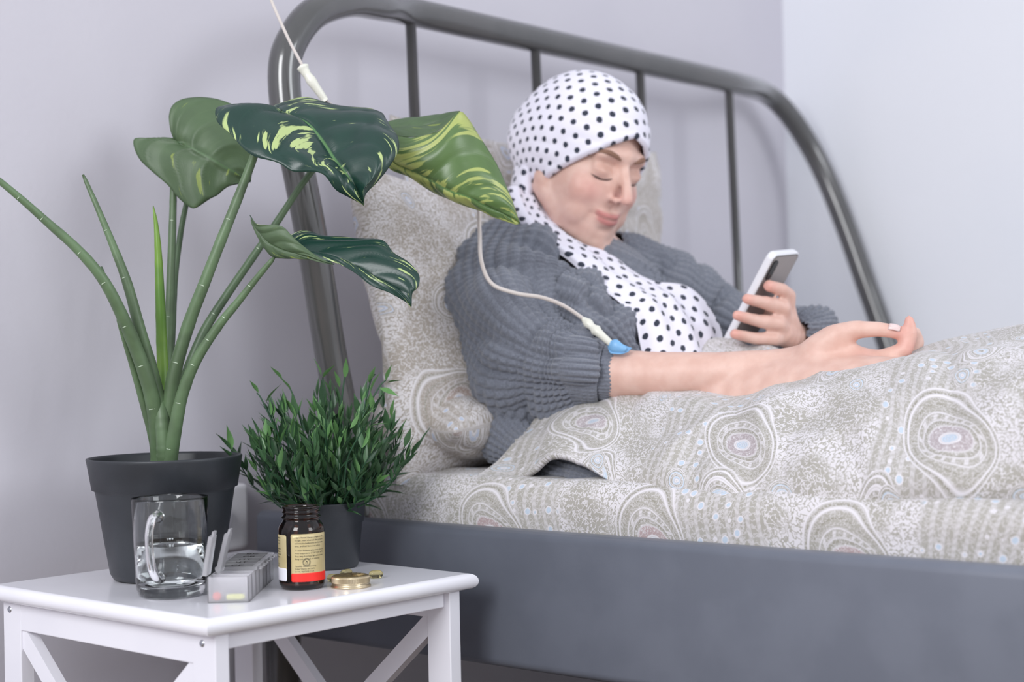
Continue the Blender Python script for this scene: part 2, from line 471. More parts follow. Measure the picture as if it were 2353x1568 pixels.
# ------------------------------------------------------------------ mattress under its fitted sheet
def mattress():
    na, nb = 260, 150
    a = np.linspace(-1.53, .46, na); ang = np.linspace(0, 1, nb)
    b0, b1, z0, z1, r = RB + .033, 2.74, .418, .553, .035
    prof = [(b0, z0)] + [(b0, z0 + (z1 - r - z0) * t) for t in (.35, .7)] + [(b0 + r - r * math.cos(t), z1 - r + r * math.sin(t)) for t in np.linspace(0, math.pi / 2, 10)]
    prof += [(b0 + r + (b1 - b0 - 2 * r) * t, z1) for t in np.linspace(.01, .99, 60)]
    prof += [(b1 - r + r * math.sin(t), z1 - r + r * math.cos(t)) for t in np.linspace(0, math.pi / 2, 8)] + [(b1, z0)]
    prof = np.array(prof); L = np.r_[0, np.cumsum(np.hypot(*np.diff(prof, axis=0).T))]
    nb = len(prof); V = []; UV = []
    for ai in a:
        e = min(ai - a[0], a[-1] - ai); k = smooth(e / .06)
        for (bb, zz), l in zip(prof, L):
            zz2 = z0 + (zz - z0) * (.72 + .28 * k) if zz > z0 else zz
            V.append((ai, bb, zz2)); UV.append((ai, l))
    V = np.array(V)
    w = fbm(V * [1, 1.6, 1], 7, 3, 5) * .0045 + np.abs(vn(V * [2.2, 5, 4], 5, 9)) * .003
    V[:, 2] += w * smooth((V[:, 2] - .44) / .08); V[:, 1] -= np.where(V[:, 1] < b0 + .03, w * .8, 0)
    Wd = V[:, :1] * DA + V[:, 1:2] * HB + V[:, 2:] * ZU
    F = grid_faces(len(a), nb)
    F.append(tuple(range(nb))); F.append(tuple(reversed(range((len(a) - 1) * nb, len(a) * nb))))
    F.append(tuple([0, nb - 1, len(a) * nb - 1, (len(a) - 1) * nb]))
    o = mesh_obj('mattress', Wd, F, m_sheet, uv=np.array(UV))
    return tag(o, 'mattress under a pale paisley fitted sheet, lying in the grey bed frame', 'mattress')
mattress()

# ------------------------------------------------------------------ pillows
def pillow(name, label, c, eu, ev, ew, w, h, t, seed, mat=None, wr=.010, flange=.018, n=110):
    """eu, ev: in-plane axes; ew: thickness axis"""
    eu, ev, ew = (np.asarray(v, float) / np.linalg.norm(v) for v in (eu, ev, ew))
    s = np.linspace(-1, 1, n); U_, V_ = np.meshgrid(s, s, indexing='ij'); U_, V_ = U_.ravel(), V_.ravel()
    def side(sg):
        m = np.clip(1 - np.abs(U_) ** 2.6, 0, 1) ** .55 * np.clip(1 - np.abs(V_) ** 2.6, 0, 1) ** .55
        pu = 1 - .07 * (1 - V_ ** 2) * np.abs(U_) ** 3; pv = 1 - .09 * (1 - U_ ** 2) * np.abs(V_) ** 3
        base = np.stack([U_ * pu * w / 2, V_ * pv * h / 2, sg * m * t / 2], 1)
        q = base + seed * 3.3
        base[:, 2] += sg * (fbm(q, 8, 3, seed) * wr + np.abs(fbm(q * [1, 3, 1], 9, 2, seed + 4)) * wr * .8) * (m + .15)
        edge = np.maximum(np.abs(U_), np.abs(V_))
        base[:, 2] += fbm(q, 14, 2, seed + 8) * .012 * smooth((edge - .8) / .2)
        if sg < 0: base[:, 2] -= .0015
        return base
    A, B = side(1), side(-1)
    V = np.vstack([A, B]); Wd = np.asarray(c) + V[:, :1] * eu + V[:, 1:2] * ev + V[:, 2:] * ew
    F = grid_faces(n, n); N = n * n
    F = F + [tuple(N + i for i in reversed(f)) for f in grid_faces(n, n)]
    for k in range(n - 1):
        for a_, b_ in (((k + 1) * n, k * n), (k * n + n - 1, (k + 1) * n + n - 1), (k, k + 1), ((n - 1) * n + k + 1, (n - 1) * n + k)):
            F.append((a_, b_, N + b_, N + a_))
    uv = np.vstack([np.stack([U_ * w / 2 + seed, V_ * h / 2], 1), np.stack([U_ * w / 2 + seed, V_ * h / 2 + .5], 1)])
    # face orientation
    o = mesh_obj(name, Wd, F, mat or m_pil, uv=uv)
    bm = bmesh.new(); bm.from_mesh(o.data); bmesh.ops.recalc_face_normals(bm, faces=bm.faces); bm.to_mesh(o.data); bm.free()
    return tag(o, label, 'pillow')
ld = lambda deg: (DA * math.cos(math.radians(deg)) + ZU * math.sin(math.radians(deg)))
pillow('pillow', 'large paisley pillow leaning on the headboard bars behind the person\'s head', AB(-1.478, 1.825, .785), HB, ZU - DA * .06, DA + ZU * .06, .62, .50, .10, 1)
pillow('pillow', 'pale paisley pillow standing on edge behind the grey sweater, nearest the bed post', AB(-1.41, 1.665, .745), HB, ZU - DA * .22, DA + ZU * .22, .58, .42, .12, 2)
pillow('pillow', 'paisley pillow lying flat on the mattress under the person\'s back', AB(-1.43, 1.69, .612), HB, DA, ZU, .57, .27, .13, 3)
# ================================================================== POTTED PLANTS
def leafmat(name, dark, mid, lime, amount, freq=(9, 60), rough=.33, thr=.56, rib_k=.8):
    m, b = new_mat(name)
    n = X.nt.nodes.new('ShaderNodeTexCoord'); sp = X.nt.nodes.new('ShaderNodeSeparateXYZ'); X.nt.links.new(n.outputs['UV'], sp.inputs[0])
    s, t = X(sp.outputs[0]), X(sp.outputs[1])
    at = X.m('ABSOLUTE', t)
    w = s - at * at * .22 - at * .16                # follows the lateral veins
    side = X.m('SIGN', t) * 3.7
    streak = noise(vec(w * freq[1], at * freq[0] * .35 + side, side), 1.0, 3, .55)
    patch = noise(vec(w * freq[0], at * freq[0] * .30 + side, side + 5.0), 1.0, 2, .5)
    k = step(streak * .45 + patch * .55, thr, thr + .035) * amount
    vein = step(X.m('ABSOLUTE', X.m('FRACT', w * 7.0) - .5), .045, .01) * .35
    rib = step(at, .03, .008) * rib_k
    c = mixc(noise(vec(s * 6, t * 3), 1.0, 2), dark, mid)
    c = mixc(vein, c, mid)
    c = mixc(k, c, lime)
    c = mixc(rib, c, '5f8a54')
    setin(b, Base_Color=c, Roughness=rough, Specular_IOR_Level=.5)
    bump(b, noise(vec(w * 120.0, at * 8.0), 1.0, 2), .12, .001)
    return m
m_leaf = leafmat('variegated_leaf_top', '14302a', '1f4036', 'b4c684', .95, thr=.565, freq=(7, 34))
m_leaf_r = leafmat('variegated_leaf_pale', '4c6636', '64804f', 'b0ba6c', .9, thr=.50, freq=(4, 20))
m_under = leafmat('leaf_underside', '465a40', '566c4b', '8f9f4a', .7, rough=.5, thr=.62, freq=(5, 30), rib_k=.25)
m_stem = simple('plant_stem_green', '55694c', .45, '627a58', 30)
m_stem2 = simple('plant_stem_dark', '465a41', .45, '52684b', 30)
m_sprout = simple('young_leaf_lime', '6f9434', .4, '567f2e', 18)
m_tick = simple('stem_joint_pale', 'b8c8b0', .5)

def leaf(name, left, mid, right, parent, mats, arch=.010, n=56, m=22, vein=.0022, ripple=.003, seed=0, vn_=7.0, thick=.0006, flip=False):
    """left, mid, right: px,py,depth outlines from the petiole end to the tip"""
    Lc, Mc, Rc = (spline([P(*q) for q in c], n) for c in (left, mid, right))
    V = []; UV = []
    ts = np.linspace(-1, 1, 2 * m + 1)
    for i in range(n):
        s = i / (n - 1)
        a, c_, b_ = Lc[i], Mc[i], Rc[i]
        for t in ts:
            e = a if t < 0 else b_; k = abs(t)
            p = c_ * (1 - k) + e * k
            V.append(p); UV.append((s, t))
    V = np.array(V); UV = np.array(UV)
    G = V.reshape(n, len(ts), 3)
    du = np.gradient(G, axis=0); dv = np.gradient(G, axis=1); N = np.cross(du, dv).reshape(-1, 3); N /= np.linalg.norm(N, axis=1)[:, None] + 1e-9
    # average normal keeps the relief coherent where the outline pinches
    Na = N.mean(0); Na /= np.linalg.norm(Na); N = N * .5 + Na * .5; N /= np.linalg.norm(N, axis=1)[:, None] + 1e-9
    if N.mean(0) @ (CAM - V.mean(0)) < 0: N = -N
    s, t = UV[:, 0], UV[:, 1]; k = np.abs(t)
    w = s - k * k * .22 - k * .16
    env = np.sin(np.clip(s, 0, 1) * math.pi) ** .4
    fr = np.abs(((w * vn_) % 1) - .5)
    h = arch * (1 - (2 * k - 1) ** 2) * env
    h += -vein * np.exp(-(fr / .10) ** 2) * smooth(k / .12) * smooth((1.02 - k) / .15) * env + vein * .8 * np.exp(-((fr - .5) / .22) ** 2) * smooth(k / .1) * env
    h += -vein * 1.3 * np.exp(-(k / .05) ** 2)
    h += ripple * vn(np.stack([s * 5 + seed, t * 1.5 + seed, t * 0], 1), 1.0, seed) * k
    V = V + N * h[:, None]
    F = grid_faces(n, len(ts))
    f0 = F[len(F) // 2 + 5]; fn = np.cross(V[f0[1]] - V[f0[0]], V[f0[2]] - V[f0[0]])
    if fn @ (CAM - V[f0[0]]) < 0: F = [tuple(reversed(f)) for f in F]
    o = mesh_obj(name, V, F, None, parent, uv=UV, mats=mats)
    so_ = o.modifiers.new('thickness', 'SOLIDIFY'); so_.thickness = thick; so_.offset = -1; so_.material_offset = 1; so_.material_offset_rim = 1
    return o

# ---- large plant
BD = 1.79
bc = PZ(384, 1327, ZT)
big = thing('potted_plant', 'tall artificial plant with big variegated leaves in the larger black pot', 'plant', bc)
bx, by = bc[0], bc[1]
prof = [(0, .0015), (.052, .0015), (.054, 0), (.0595, .002), (.063, .008), (.0775, .098), (.0785, .1015), (.0815, .1025), (.0868, .134), (.0874, .1365), (.0868, .138), (.0848, .138), (.0838, .135), (.079, .105), (.074, .095), (.066, .05), (0, .05)]
pot = lathe('pot', prof, m_pot, (bx, by, ZT), big, 96)
# the pot's rim is about 1.5 px/100 higher at right in the photograph only through the camera roll
lathe('soil', [(0, .106), (.03, .108), (.06, .104), (.0775, .1045), (.0765, .098), (0, .098)], m_soil, (bx, by, ZT), big, 48)
def stem(name, pts, w0, w1, mat=None, ticks=(), seg=14, tip=True, pw=.8):
    """pts px,py,d from the base up; w0,w1 widths in px"""
    Q = spline([P(*q) for q in pts], 40); d = np.linspace(pts[0][2], pts[-1][2], 40)
    t = np.linspace(0, 1, 40)
    r = (w0 + (w1 - w0) * t ** pw) / 2 * d / FPX
    r = r * (1 + .045 * (((t * 9) % 1) < .12))
    if tip: r[-1] *= .55
    o = tube(name, Q, r, mat or m_stem, big, seg)
    VV, FF = [], []
    for k in ticks:
        i = int(k * 39); c_ = Q[i]; tocam = CAM - c_; tocam /= np.linalg.norm(tocam)
        T = Q[min(i + 1, 39)] - Q[i - 1]; T /= np.linalg.norm(T); sx = np.cross(T, tocam); sx /= np.linalg.norm(sx)
        a = c_ + tocam * (r[i] * .80) - sx * r[i] * .65; b_ = c_ + tocam * (r[i] * 1.0) + sx * r[i] * .1
        v, f = tube_vf([a, (a + b_) / 2 + tocam * .0004, b_], [.0004, .0007, .0004], 6); mesh_obj('stem_joint', v, f, m_tick, o)
    return o
B0 = (376, 1075, 1.79)
stem('stem', [(368, 1070, 1.78), (362, 990, 1.765), (345, 895, 1.75), (312, 800, 1.735), (276, 716, 1.715), (235, 640, 1.70), (178, 573, 1.69), (110, 512, 1.68), (40, 450, 1.665), (-40, 385, 1.65), (-110, 330, 1.64)], 44, 11, ticks=(.16, .27, .36, .50, .60, .72, .82))
stem('stem', [(378, 1070, 1.775), (374, 980, 1.765), (352, 870, 1.76), (322, 760, 1.75), (292, 650, 1.75), (258, 560, 1.75), (225, 480, 1.75), (191, 402, 1.755)], 46, 9, ticks=(.35, .6, .78))
stem('stem_stub', [(262, 700, 1.72), (248, 655, 1.73), (233, 613, 1.735)], 12, 5, m_stem2)
stem('young_leaf', [(376, 900, 1.79), (372, 800, 1.80), (368, 690, 1.80), (364, 590, 1.80), (359, 520, 1.80), (352, 473, 1.80)], 27, 3, m_sprout, pw=1.8)
stem('stem', [(384, 900, 1.82), (388, 780, 1.835), (392, 650, 1.85), (397, 500, 1.865), (399, 400, 1.87), (402, 328, 1.875)], 26, 13, ticks=(.3, .6))
stem('stem', [(388, 900, 1.83), (396, 760, 1.86), (402, 640, 1.88), (416, 530, 1.90), (430, 460, 1.91), (441, 408, 1.92)], 18, 11, m_stem2)
stem('stem', [(384, 1040, 1.775), (388, 960, 1.765), (398, 870, 1.76), (432, 750, 1.755), (470, 650, 1.75), (505, 560, 1.75), (545, 460, 1.755), (572, 390, 1.76), (600, 320, 1.765), (640, 262, 1.765)], 38, 16, ticks=(.28, .45, .62))
stem('stem', [(392, 1040, 1.80), (402, 950, 1.81), (432, 850, 1.82), (470, 760, 1.83), (520, 680, 1.84), (575, 600, 1.85), (640, 505, 1.86), (708, 405, 1.87), (790, 320, 1.875), (890, 330, 1.875)], 28, 12, m_stem2, ticks=(.2, .4, .6))
stem('stem', [(388, 1070, 1.76), (400, 1000, 1.75), (418, 910, 1.742), (450, 830, 1.735), (500, 752, 1.73), (550, 690, 1.725), (592, 637, 1.72), (630, 592, 1.715)], 38, 11, ticks=(.10, .28, .42, .52, .64, .8))
stem('sheath', [(360, 1070, 1.785), (352, 1010, 1.77), (330, 930, 1.76), (304, 840, 1.75), (285, 780, 1.74), (270, 730, 1.73)], 26, 8, m_stem)
stem('sheath', [(380, 1080, 1.765), (378, 1030, 1.757), (372, 960, 1.757), (366, 915, 1.765)], 42, 30, m_stem)

T = 1.765
leaf('leaf', # big dark centre leaf: upper half / lower half
     [(648, 258, T), (620, 246, T + .03), (662, 231, T + .05), (706, 225, T + .065), (760, 236, T + .065), (812, 242, T + .06), (850, 244, T + .05), (878, 254, T + .04), (888, 274, T + .03), (897, 292, T + .01), (913, 312, T - .01), (917, 345, T - .025), (897, 382, T - .035), (868, 418, T - .04), (842, 445, T - .045), (836, 469, T - .045)],
     [(648, 258, T), (665, 262, T), (685, 268, T), (704, 278, T - .002), (720, 292, T - .005), (734, 310, T - .01), (746, 328, T - .015), (757, 345, T - .02), (768, 362, T - .025), (780, 378, T - .03), (793, 394, T - .035), (804, 410, T - .038), (815, 428, T - .04), (824, 444, T - .043), (831, 458, T - .045), (836, 469, T - .045)],
     [(648, 258, T), (600, 257, T + .01), (548, 249, T + .01), (512, 251, T - .002), (495, 257, T - .015), (500, 286, T - .03), (532, 316, T - .045), (560, 344, T - .055), (590, 362, T - .06), (640, 375, T - .065), (672, 393, T - .067), (712, 398, T - .065), (745, 408, T - .062), (770, 436, T - .056), (800, 452, T - .05), (836, 469, T - .045)],
     big, [m_leaf, m_under], arch=.010, vein=.0022, ripple=.006, seed=3, vn_=5.0)
T = 1.875
leaf('leaf', # pale leaf behind at left, seen from below
     [(402, 325, T), (395, 308, T), (388, 285, T), (388, 262, T), (398, 240, T), (424, 225, T + .005), (460, 222, T + .01), (505, 228, T + .012), (543, 243, T + .012), (562, 270, T + .01), (575, 300, T + .01), (584, 335, T + .008), (585, 370, T + .004), (580, 395, T), (576, 418, T)],
     [(402, 325, T), (407, 327, T - .002), (414, 330, T - .005), (424, 334, T - .008), (434, 339, T - .011), (446, 345, T - .014), (458, 352, T - .016), (471, 359, T - .018), (485, 367, T - .018), (499, 375, T - .018), (514, 384, T - .016), (530, 392, T - .013), (546, 401, T - .01), (561, 410, T - .005), (576, 418, T)],
     [(402, 325, T), (388, 320, T), (362, 316, T), (334, 317, T), (309, 319, T), (308, 340, T - .005), (322, 368, T - .01), (350, 395, T - .015), (385, 425, T - .018), (405, 450, T - .02), (432, 474, T - .02), (450, 478, T - .02), (482, 458, T - .015), (515, 432, T - .01), (576, 418, T)],
     big, [m_under, m_leaf], arch=.005, vein=-.0026, ripple=.003, seed=5, vn_=4.5)
T = 1.86
leaf('leaf', # right-hand leaf: pale face, folded along its midrib
     [(868, 330, T), (900, 312, T), (940, 316, T - .005), (972, 312, T - .01), (1003, 303, T - .012), (1030, 282, T - .012), (1057, 256, T - .01), (1078, 275, T - .005), (1100, 310, T), (1122, 344, T), (1142, 378, T), (1157, 410, T), (1168, 438, T), (1180, 468, T), (1195, 513, T)],
     [(868, 330, T), (884, 350, T - .005), (905, 376, T - .01), (930, 388, T - .014), (958, 400, T - .018), (986, 416, T - .02), (1010, 430, T - .022), (1034, 442, T - .023), (1058, 450, T - .022), (1082, 459, T - .02), (1106, 470, T - .016), (1130, 482, T - .012), (1154, 492, T - .008), (1176, 502, T - .004), (1195, 513, T)],
     [(868, 330, T), (880, 352, T + .005), (904, 377, T + .01), (930, 386, T + .015), (958, 398, T + .02), (986, 414, T + .025), (1010, 428, T + .028), (1034, 440, T + .03), (1058, 448, T + .03), (1082, 457, T + .028), (1106, 468, T + .022), (1130, 480, T + .016), (1154, 490, T + .01), (1176, 501, T + .005), (1195, 513, T)],
     big, [m_leaf_r, m_under], arch=.010, vein=.0022, ripple=.002, seed=8, vn_=4.2)
leaf('leaf_flap', # its far half turning over at the top
     [(870, 290, T + .03), (893, 279, T + .035), (930, 272, T + .04), (965, 268, T + .042), (1000, 264, T + .04), (1030, 262, T + .03), (1057, 256, T - .008)],
     [(870, 305, T + .016), (893, 294, T + .018), (928, 292, T + .02), (960, 290, T + .02), (995, 284, T + .018), (1026, 271, T + .01), (1057, 256, T - .009)],
     [(868, 325, T + .001), (900, 311, T + .001), (940, 315, T - .004), (972, 311, T - .009), (1003, 302, T - .011), (1030, 281, T - .011), (1057, 256, T - .01)],
     big, [m_under, m_leaf_r], arch=.004, vein=.001, ripple=.001, seed=11, vn_=3)
T = 1.72
leaf('leaf', # low right leaf with rolled base: dark top face
     [(632, 591, T), (650, 560, T + .02), (668, 543, T + .03), (700, 532, T + .035), (740, 542, T + .035), (775, 546, T + .032), (820, 550, T + .03), (862, 552, T + .026), (886, 562, T + .02), (905, 585, T + .012), (938, 605, T + .004), (963, 634, T - .004), (960, 660, T - .010), (947, 673, T - .012), (945, 702, T - .014)],
     [(632, 591, T), (655, 588, T + .002), (678, 584, T + .006), (702, 583, T + .008), (726, 586, T + .008), (750, 592, T + .006), (775, 600, T + .004), (800, 610, T + .002), (825, 621, T), (850, 634, T - .003), (872, 647, T - .006), (895, 660, T - .009), (915, 674, T - .011), (932, 688, T - .013), (945, 702, T - .014)],
     [(632, 591, T), (660, 593, T - .004), (690, 592, T - .01), (715, 592, T - .014), (740, 600, T - .016), (765, 606, T - .018), (790, 614, T - .02), (812, 626, T - .02), (835, 645, T - .02), (855, 657, T - .02), (880, 668, T - .02), (905, 678, T - .018), (922, 686, T - .016), (935, 694, T - .015), (945, 702, T - .014)],
     big, [m_under, m_leaf], arch=.005, vein=.0014, ripple=.003, seed=14, vn_=5.5)
leaf('leaf_flap', # rolled base lobe, underside showing
     [(574, 494, T - .012), (590, 514, T - .016), (612, 517, T - .018), (634, 516, T - .02), (652, 522, T - .022), (672, 542, T - .022), (694, 562, T - .022), (716, 580, T - .021), (742, 596, T - .0205), (768, 607, T - .0195)],
     [(580, 512, T - .004), (592, 530, T - .006), (604, 546, T - .008), (618, 560, T - .01), (636, 570, T - .012), (658, 578, T - .016), (684, 585, T - .02), (708, 590, T - .02), (738, 599, T - .02), (768, 608, T - .0195)],
     [(576, 505, T), (586, 530, T), (598, 552, T), (612, 575, T), (630, 592, T), (658, 594, T - .005), (686, 593, T - .012), (712, 594, T - .016), (740, 601, T - .018), (768, 609, T - .0195)],
     big, [m_under, m_leaf], arch=.003, vein=.0008, ripple=.001, seed=15, vn_=4)

# ---- small bushy plant
sc_ = PZ(750, 1303, ZT)
small = thing('potted_plant', 'small bushy grass-like plant in the smaller black pot behind the pill bottle', 'plant', sc_)
sx, sy = sc_[0], sc_[1]
prof = [(0, .001), (.033, .001), (.036, 0), (.038, .003), (.0432, .052), (.0452, .0535), (.0478, .0755), (.0484, .0765), (.0475, .0775), (.046, .076), (.044, .06), (.035, .05), (0, .05)]
lathe('pot', prof, m_pot, (sx, sy, ZT), small, 80)
lathe('soil', [(0, .066), (.025, .067), (.0445, .062), (.044, .055), (0, .055)], m_soil, (sx, sy, ZT), small, 40)
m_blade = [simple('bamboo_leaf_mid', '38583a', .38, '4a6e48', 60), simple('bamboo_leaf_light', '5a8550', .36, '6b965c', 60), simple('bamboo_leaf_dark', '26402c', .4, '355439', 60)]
m_twig = simple('bamboo_twig', '2a5336', .45, '1f432b', 60)
def blade_mesh(name, mat, L=1.0, wid=.19, cup=.05, bend=.10):
    V, F = [], []; n = 9
    ws = [.10, .55, .88, 1.0, .92, .72, .46, .20, .0]
    for i in range(n):
        y = i / (n - 1) * L; w = ws[i] * wid / 2; z = -bend * (y ** 2)
        V += [(-w, y, z + cup * ws[i]), (0, y, z), (w, y, z + cup * ws[i])]
    for i in range(n - 1):
        a = i * 3
        F += [(a, a + 1, a + 4, a + 3), (a + 1, a + 2, a + 5, a + 4)]
    me = bpy.data.meshes.new(name); me.from_pydata(V, [], F); me.materials.append(mat)
    me.polygons.foreach_set('use_smooth', [True] * len(me.polygons)); me.update(); return me
blades = [blade_mesh('blade', m_blade[k % 3], wid=w_, bend=b_) for k, (w_, b_) in enumerate(((.25, .10), (.29, .04), (.23, .16), (.27, -.05), (.24, .12), (.31, .02)))]
top0 = np.array([sx, sy, ZT + .062])
sprigs = []
twV, twF = [], []
leaf_list = []
def add_blade(p, d, L, k=None):
    leaf_list.append((np.array(p), np.array(d) / np.linalg.norm(d), L, k))
for i in range(105):
    # dome of sprigs: angle from vertical and azimuth
    u = (i + .5) / 105
    th = math.acos(1 - u * (1 - math.cos(math.radians(60)))) ; ph = i * 2.39996 + rng.uniform(-.3, .3)
    dirv = np.array([math.sin(th) * math.cos(ph), math.sin(th) * math.sin(ph), math.cos(th)])
    reach = (.134 + .004 * math.sin(th) ** 2) * rng.uniform(.62, 1.06)
    base = top0 + np.array([dirv[0], dirv[1], 0]) * rng.uniform(.008, .036) 
    tip = top0 + dirv * reach * np.array([.98, .98, 1.0]) + np.array([0, 0, .004])
    mid = (base + tip) / 2 + np.array([dirv[0], dirv[1], 0]) * .004 + rng.normal(0, .004, 3) + np.array([dirv[0], dirv[1], -.7]) * .014 * math.sin(th)
    Q = spline([base, mid, tip], 9)
    v, f = tube_vf(Q, np.linspace(.0011, .0006, 9), 5); twV, twF = join_vf((twV, twF), (v, f))
    for j in range(2, 9):
        t = Q[min(j, 8)] - Q[j - 1]; t /= np.linalg.norm(t)
        for r in range(2 if j < 8 else 3):
            side = rng.normal(0, 1, 3); side -= t * (side @ t); side /= np.linalg.norm(side)
            sp = rng.uniform(.35, .95) if j < 8 else rng.uniform(.1, .55)
            dd = t + side * sp + np.array([0, 0, .18])
            if rng.random() < .80: add_blade(Q[j], dd, rng.uniform(.019, .031) * (1.05 if j > 5 else .95))
# long stray sprigs seen against wall and pillow
for pts, lv in (((( 735, 1000), (741, 905), (742, 868)), ((738, 864, 722, 822), (741, 869, 768, 838))),
                (((700, 990), (670, 900), (645, 868)), ((648, 872, 622, 842), (668, 896, 645, 868))),
                (((820, 985), (868, 895), (887, 874)), ((887, 875, 899, 838), (890, 880, 925, 873), (873, 892, 914, 909))),
                (((640, 1000), (602, 920), (590, 903)), ((594, 903, 575, 873), (612, 925, 640, 880))),
                (((780, 960), (790, 880), (795, 855)), ((792, 870, 797, 822), (780, 890, 770, 850))),
                (((830, 975), (850, 880), (862, 860)), ((848, 880, 862, 842), (852, 900, 870, 852)))):
    Q = spline([P(x, y, 1.82) for x, y in pts], 8)
    v, f = tube_vf(Q, np.linspace(.0012, .0007, 8), 5); twV, twF = join_vf((twV, twF), (v, f))
    for (x0, y0, x1, y1) in lv:
        a = P(x0, y0, 1.82); b_ = P(x1, y1, 1.81); add_blade(a, b_ - a, np.linalg.norm(b_ - a) * 1.05, 1)
# two pale sprigs in front
for (x0, y0, x1, y1) in ((828, 975, 860, 932), (805, 985, 828, 950), (845, 982, 888, 968), (838, 990, 850, 1018)):
    a = P(x0, y0, 1.715); b_ = P(x1, y1, 1.71); add_blade(a, b_ - a, np.linalg.norm(b_ - a) * 1.05, 1)
v, f = tube_vf(spline([P(790, 1120, 1.76), P(800, 1050, 1.73), P(838, 980, 1.715)], 8), np.linspace(.0012, .0008, 8), 5); twV, twF = join_vf((twV, twF), (v, f))
mesh_obj('twigs', twV, twF, m_twig, small)['kind'] = 'stuff'
def blade_matrix(p, d, L):
    up = np.array([0, 0, 1.0]) + rng.normal(0, .35, 3); x = np.cross(d, up); x /= np.linalg.norm(x) + 1e-9; z = np.cross(x, d)
    Mx = Matrix.Identity(4)
    for i in range(3): Mx[i][0] = x[i] * L; Mx[i][1] = d[i] * L; Mx[i][2] = z[i] * L; Mx[i][3] = p[i]
    return Mx
# the 300 nearest the camera and on the outside are single leaves, the rest one mass
def score(q):
    p = q[0] + q[1] * q[2] * .5
    return -(p - top0) @ np.array([0.05, -1.0, .15]) - (1 if q[3] == 1 else 0)
leaf_list.sort(key=score)
sV, sF, sM = [], [], []
for n_, (p, d, L, k) in enumerate(leaf_list):
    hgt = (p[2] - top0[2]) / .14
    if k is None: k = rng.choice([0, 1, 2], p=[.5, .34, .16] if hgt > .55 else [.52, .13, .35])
    me = blades[int(k) + 3 * int(rng.random() < .5)]
    Mx = blade_matrix(p, d, L)
    if n_ < 300:
        o = bpy.data.objects.new('leaf', me); C.objects.link(o); o.parent = small
        o.matrix_parent_inverse = Matrix.Translation(-Vector(small.location)); o.matrix_basis = Mx
    else:
        co = np.array([v.co for v in me.vertices]); A = np.array(Mx); off = len(sV)
        sV += list(co @ A[:3, :3].T + A[:3, 3]); sF += [tuple(off + i for i in q.vertices) for q in me.polygons]; sM += [int(k)] * len(me.polygons)
if sV: mesh_obj('foliage', sV, sF, None, small, mats=m_blade, midx=sM)['kind'] = 'stuff'

# ================================================================== THINGS ON THE TABLE
# ---- glass mug with water
mc = PZ(394, 1369, ZT); mg = thing('glass_mug', 'clear glass mug half full of water in front of the larger black pot', 'mug', mc)
H_ = .1035; Ro, Rt = .0358, .0398
outer = [(0, .0016), (.020, .0012), (.029, .0004), (.0335, .0022), (Ro, .009), (Ro + .0008, .02)]
outer += [(Ro + .0008 + (Rt - Ro - .0008) * t, .02 + (H_ - .02) * t) for t in (.33, .66, .97)] + [(Rt - .0004, H_), (Rt - .0014, H_)]
inner = [(Rt - .0022, H_ - .0025), (.0365, .055), (.0345, .022), (.033, .0135), (.028, .0112), (0, .0108)]
lathe('glass_body', outer + inner, m_glass, (mc[0], mc[1], ZT), mg, 96)
hd = P(330, 1250, 1.60) - np.array([mc[0], mc[1], P(330, 1250, 1.60)[2]]); hd[2] = 0
hd = np.array([-.11, -.994, 0])
def mp(r, z): return np.array([mc[0], mc[1], ZT + z]) + hd * r
hp = spline([mp(.036, .0865), mp(.044, .088), mp(.055, .085), (mp(.0635, .073)), mp(.0645, .060), mp(.061, .044), mp(.053, .031), mp(.043, .0245), mp(.034, .0235)], 40)
tube('handle', hp, np.interp(np.linspace(0, 1, 40), [0, .12, .5, .9, 1], [.0062, .0048, .0042, .0048, .006]), m_glass, mg, 20)
wl = .0545
wprof = [(0, .0110), (.0278, .0114), (.0328, .0138), (.03425, .022), (.0361, wl + .0008), (.0352, wl), (0, wl)]
w_ = lathe('water', wprof, m_water, (mc[0], mc[1], ZT), None, 96); tag(w_, 'still clear water filling the lower half of the glass mug', 'water'); w_['kind'] = 'thing'

# ---- amber bottle with gold labels
kc = PZ(695, 1351, ZT); bt = thing('pill_bottle', 'small open amber glass pill bottle with a gold and red label', 'bottle', kc)
KR = .0247; s_ = 1.69 / FPX
prof = [(0, .0022), (.017, .0018), (.0205, .0004), (.0228, .0018), (.0243, .0055), (KR, .009), (KR, .0575), (.0244, .0612), (.0232, .0645), (.0212, .0672), (.0197, .0690), (.0193, .0705),
        (.0197, .0712), (.0213, .0722), (.0213, .0732), (.0196, .0742), (.0190, .0755), (.0192, .0768), (.0205, .0775), (.0205, .0783), (.0193, .0790), (.0191, .0808), (.0202, .0815), (.0204, .0828), (.0197, .0838), (.0187, .0840),
        (.0172, .0834), (.0168, .0815), (.0170, .070), (.0195, .064), (.0222, .058), (.0225, .010), (.0200, .0045), (0, .0042)]
prof = [(r_, z_ * 1.05) for r_, z_ in prof]
lathe('bottle_glass', prof, m_amber, (kc[0], kc[1], ZT), bt, 96)
yaw0 = math.atan2(kc[0] - CAM[0], kc[1] - CAM[1])     # facing angle: 0 = toward the camera
def BC(phi, z, r):
    """phi degrees, positive to the right as the camera sees it"""
    t = math.radians(phi) ; fx, fy = -math.sin(yaw0), -math.cos(yaw0); rx, ry = math.cos(yaw0), -math.sin(yaw0)
    return np.array([kc[0] + r * (fx * math.cos(t) + rx * math.sin(t)), kc[1] + r * (fy * math.cos(t) + ry * math.sin(t)), ZT + z * 1.05])
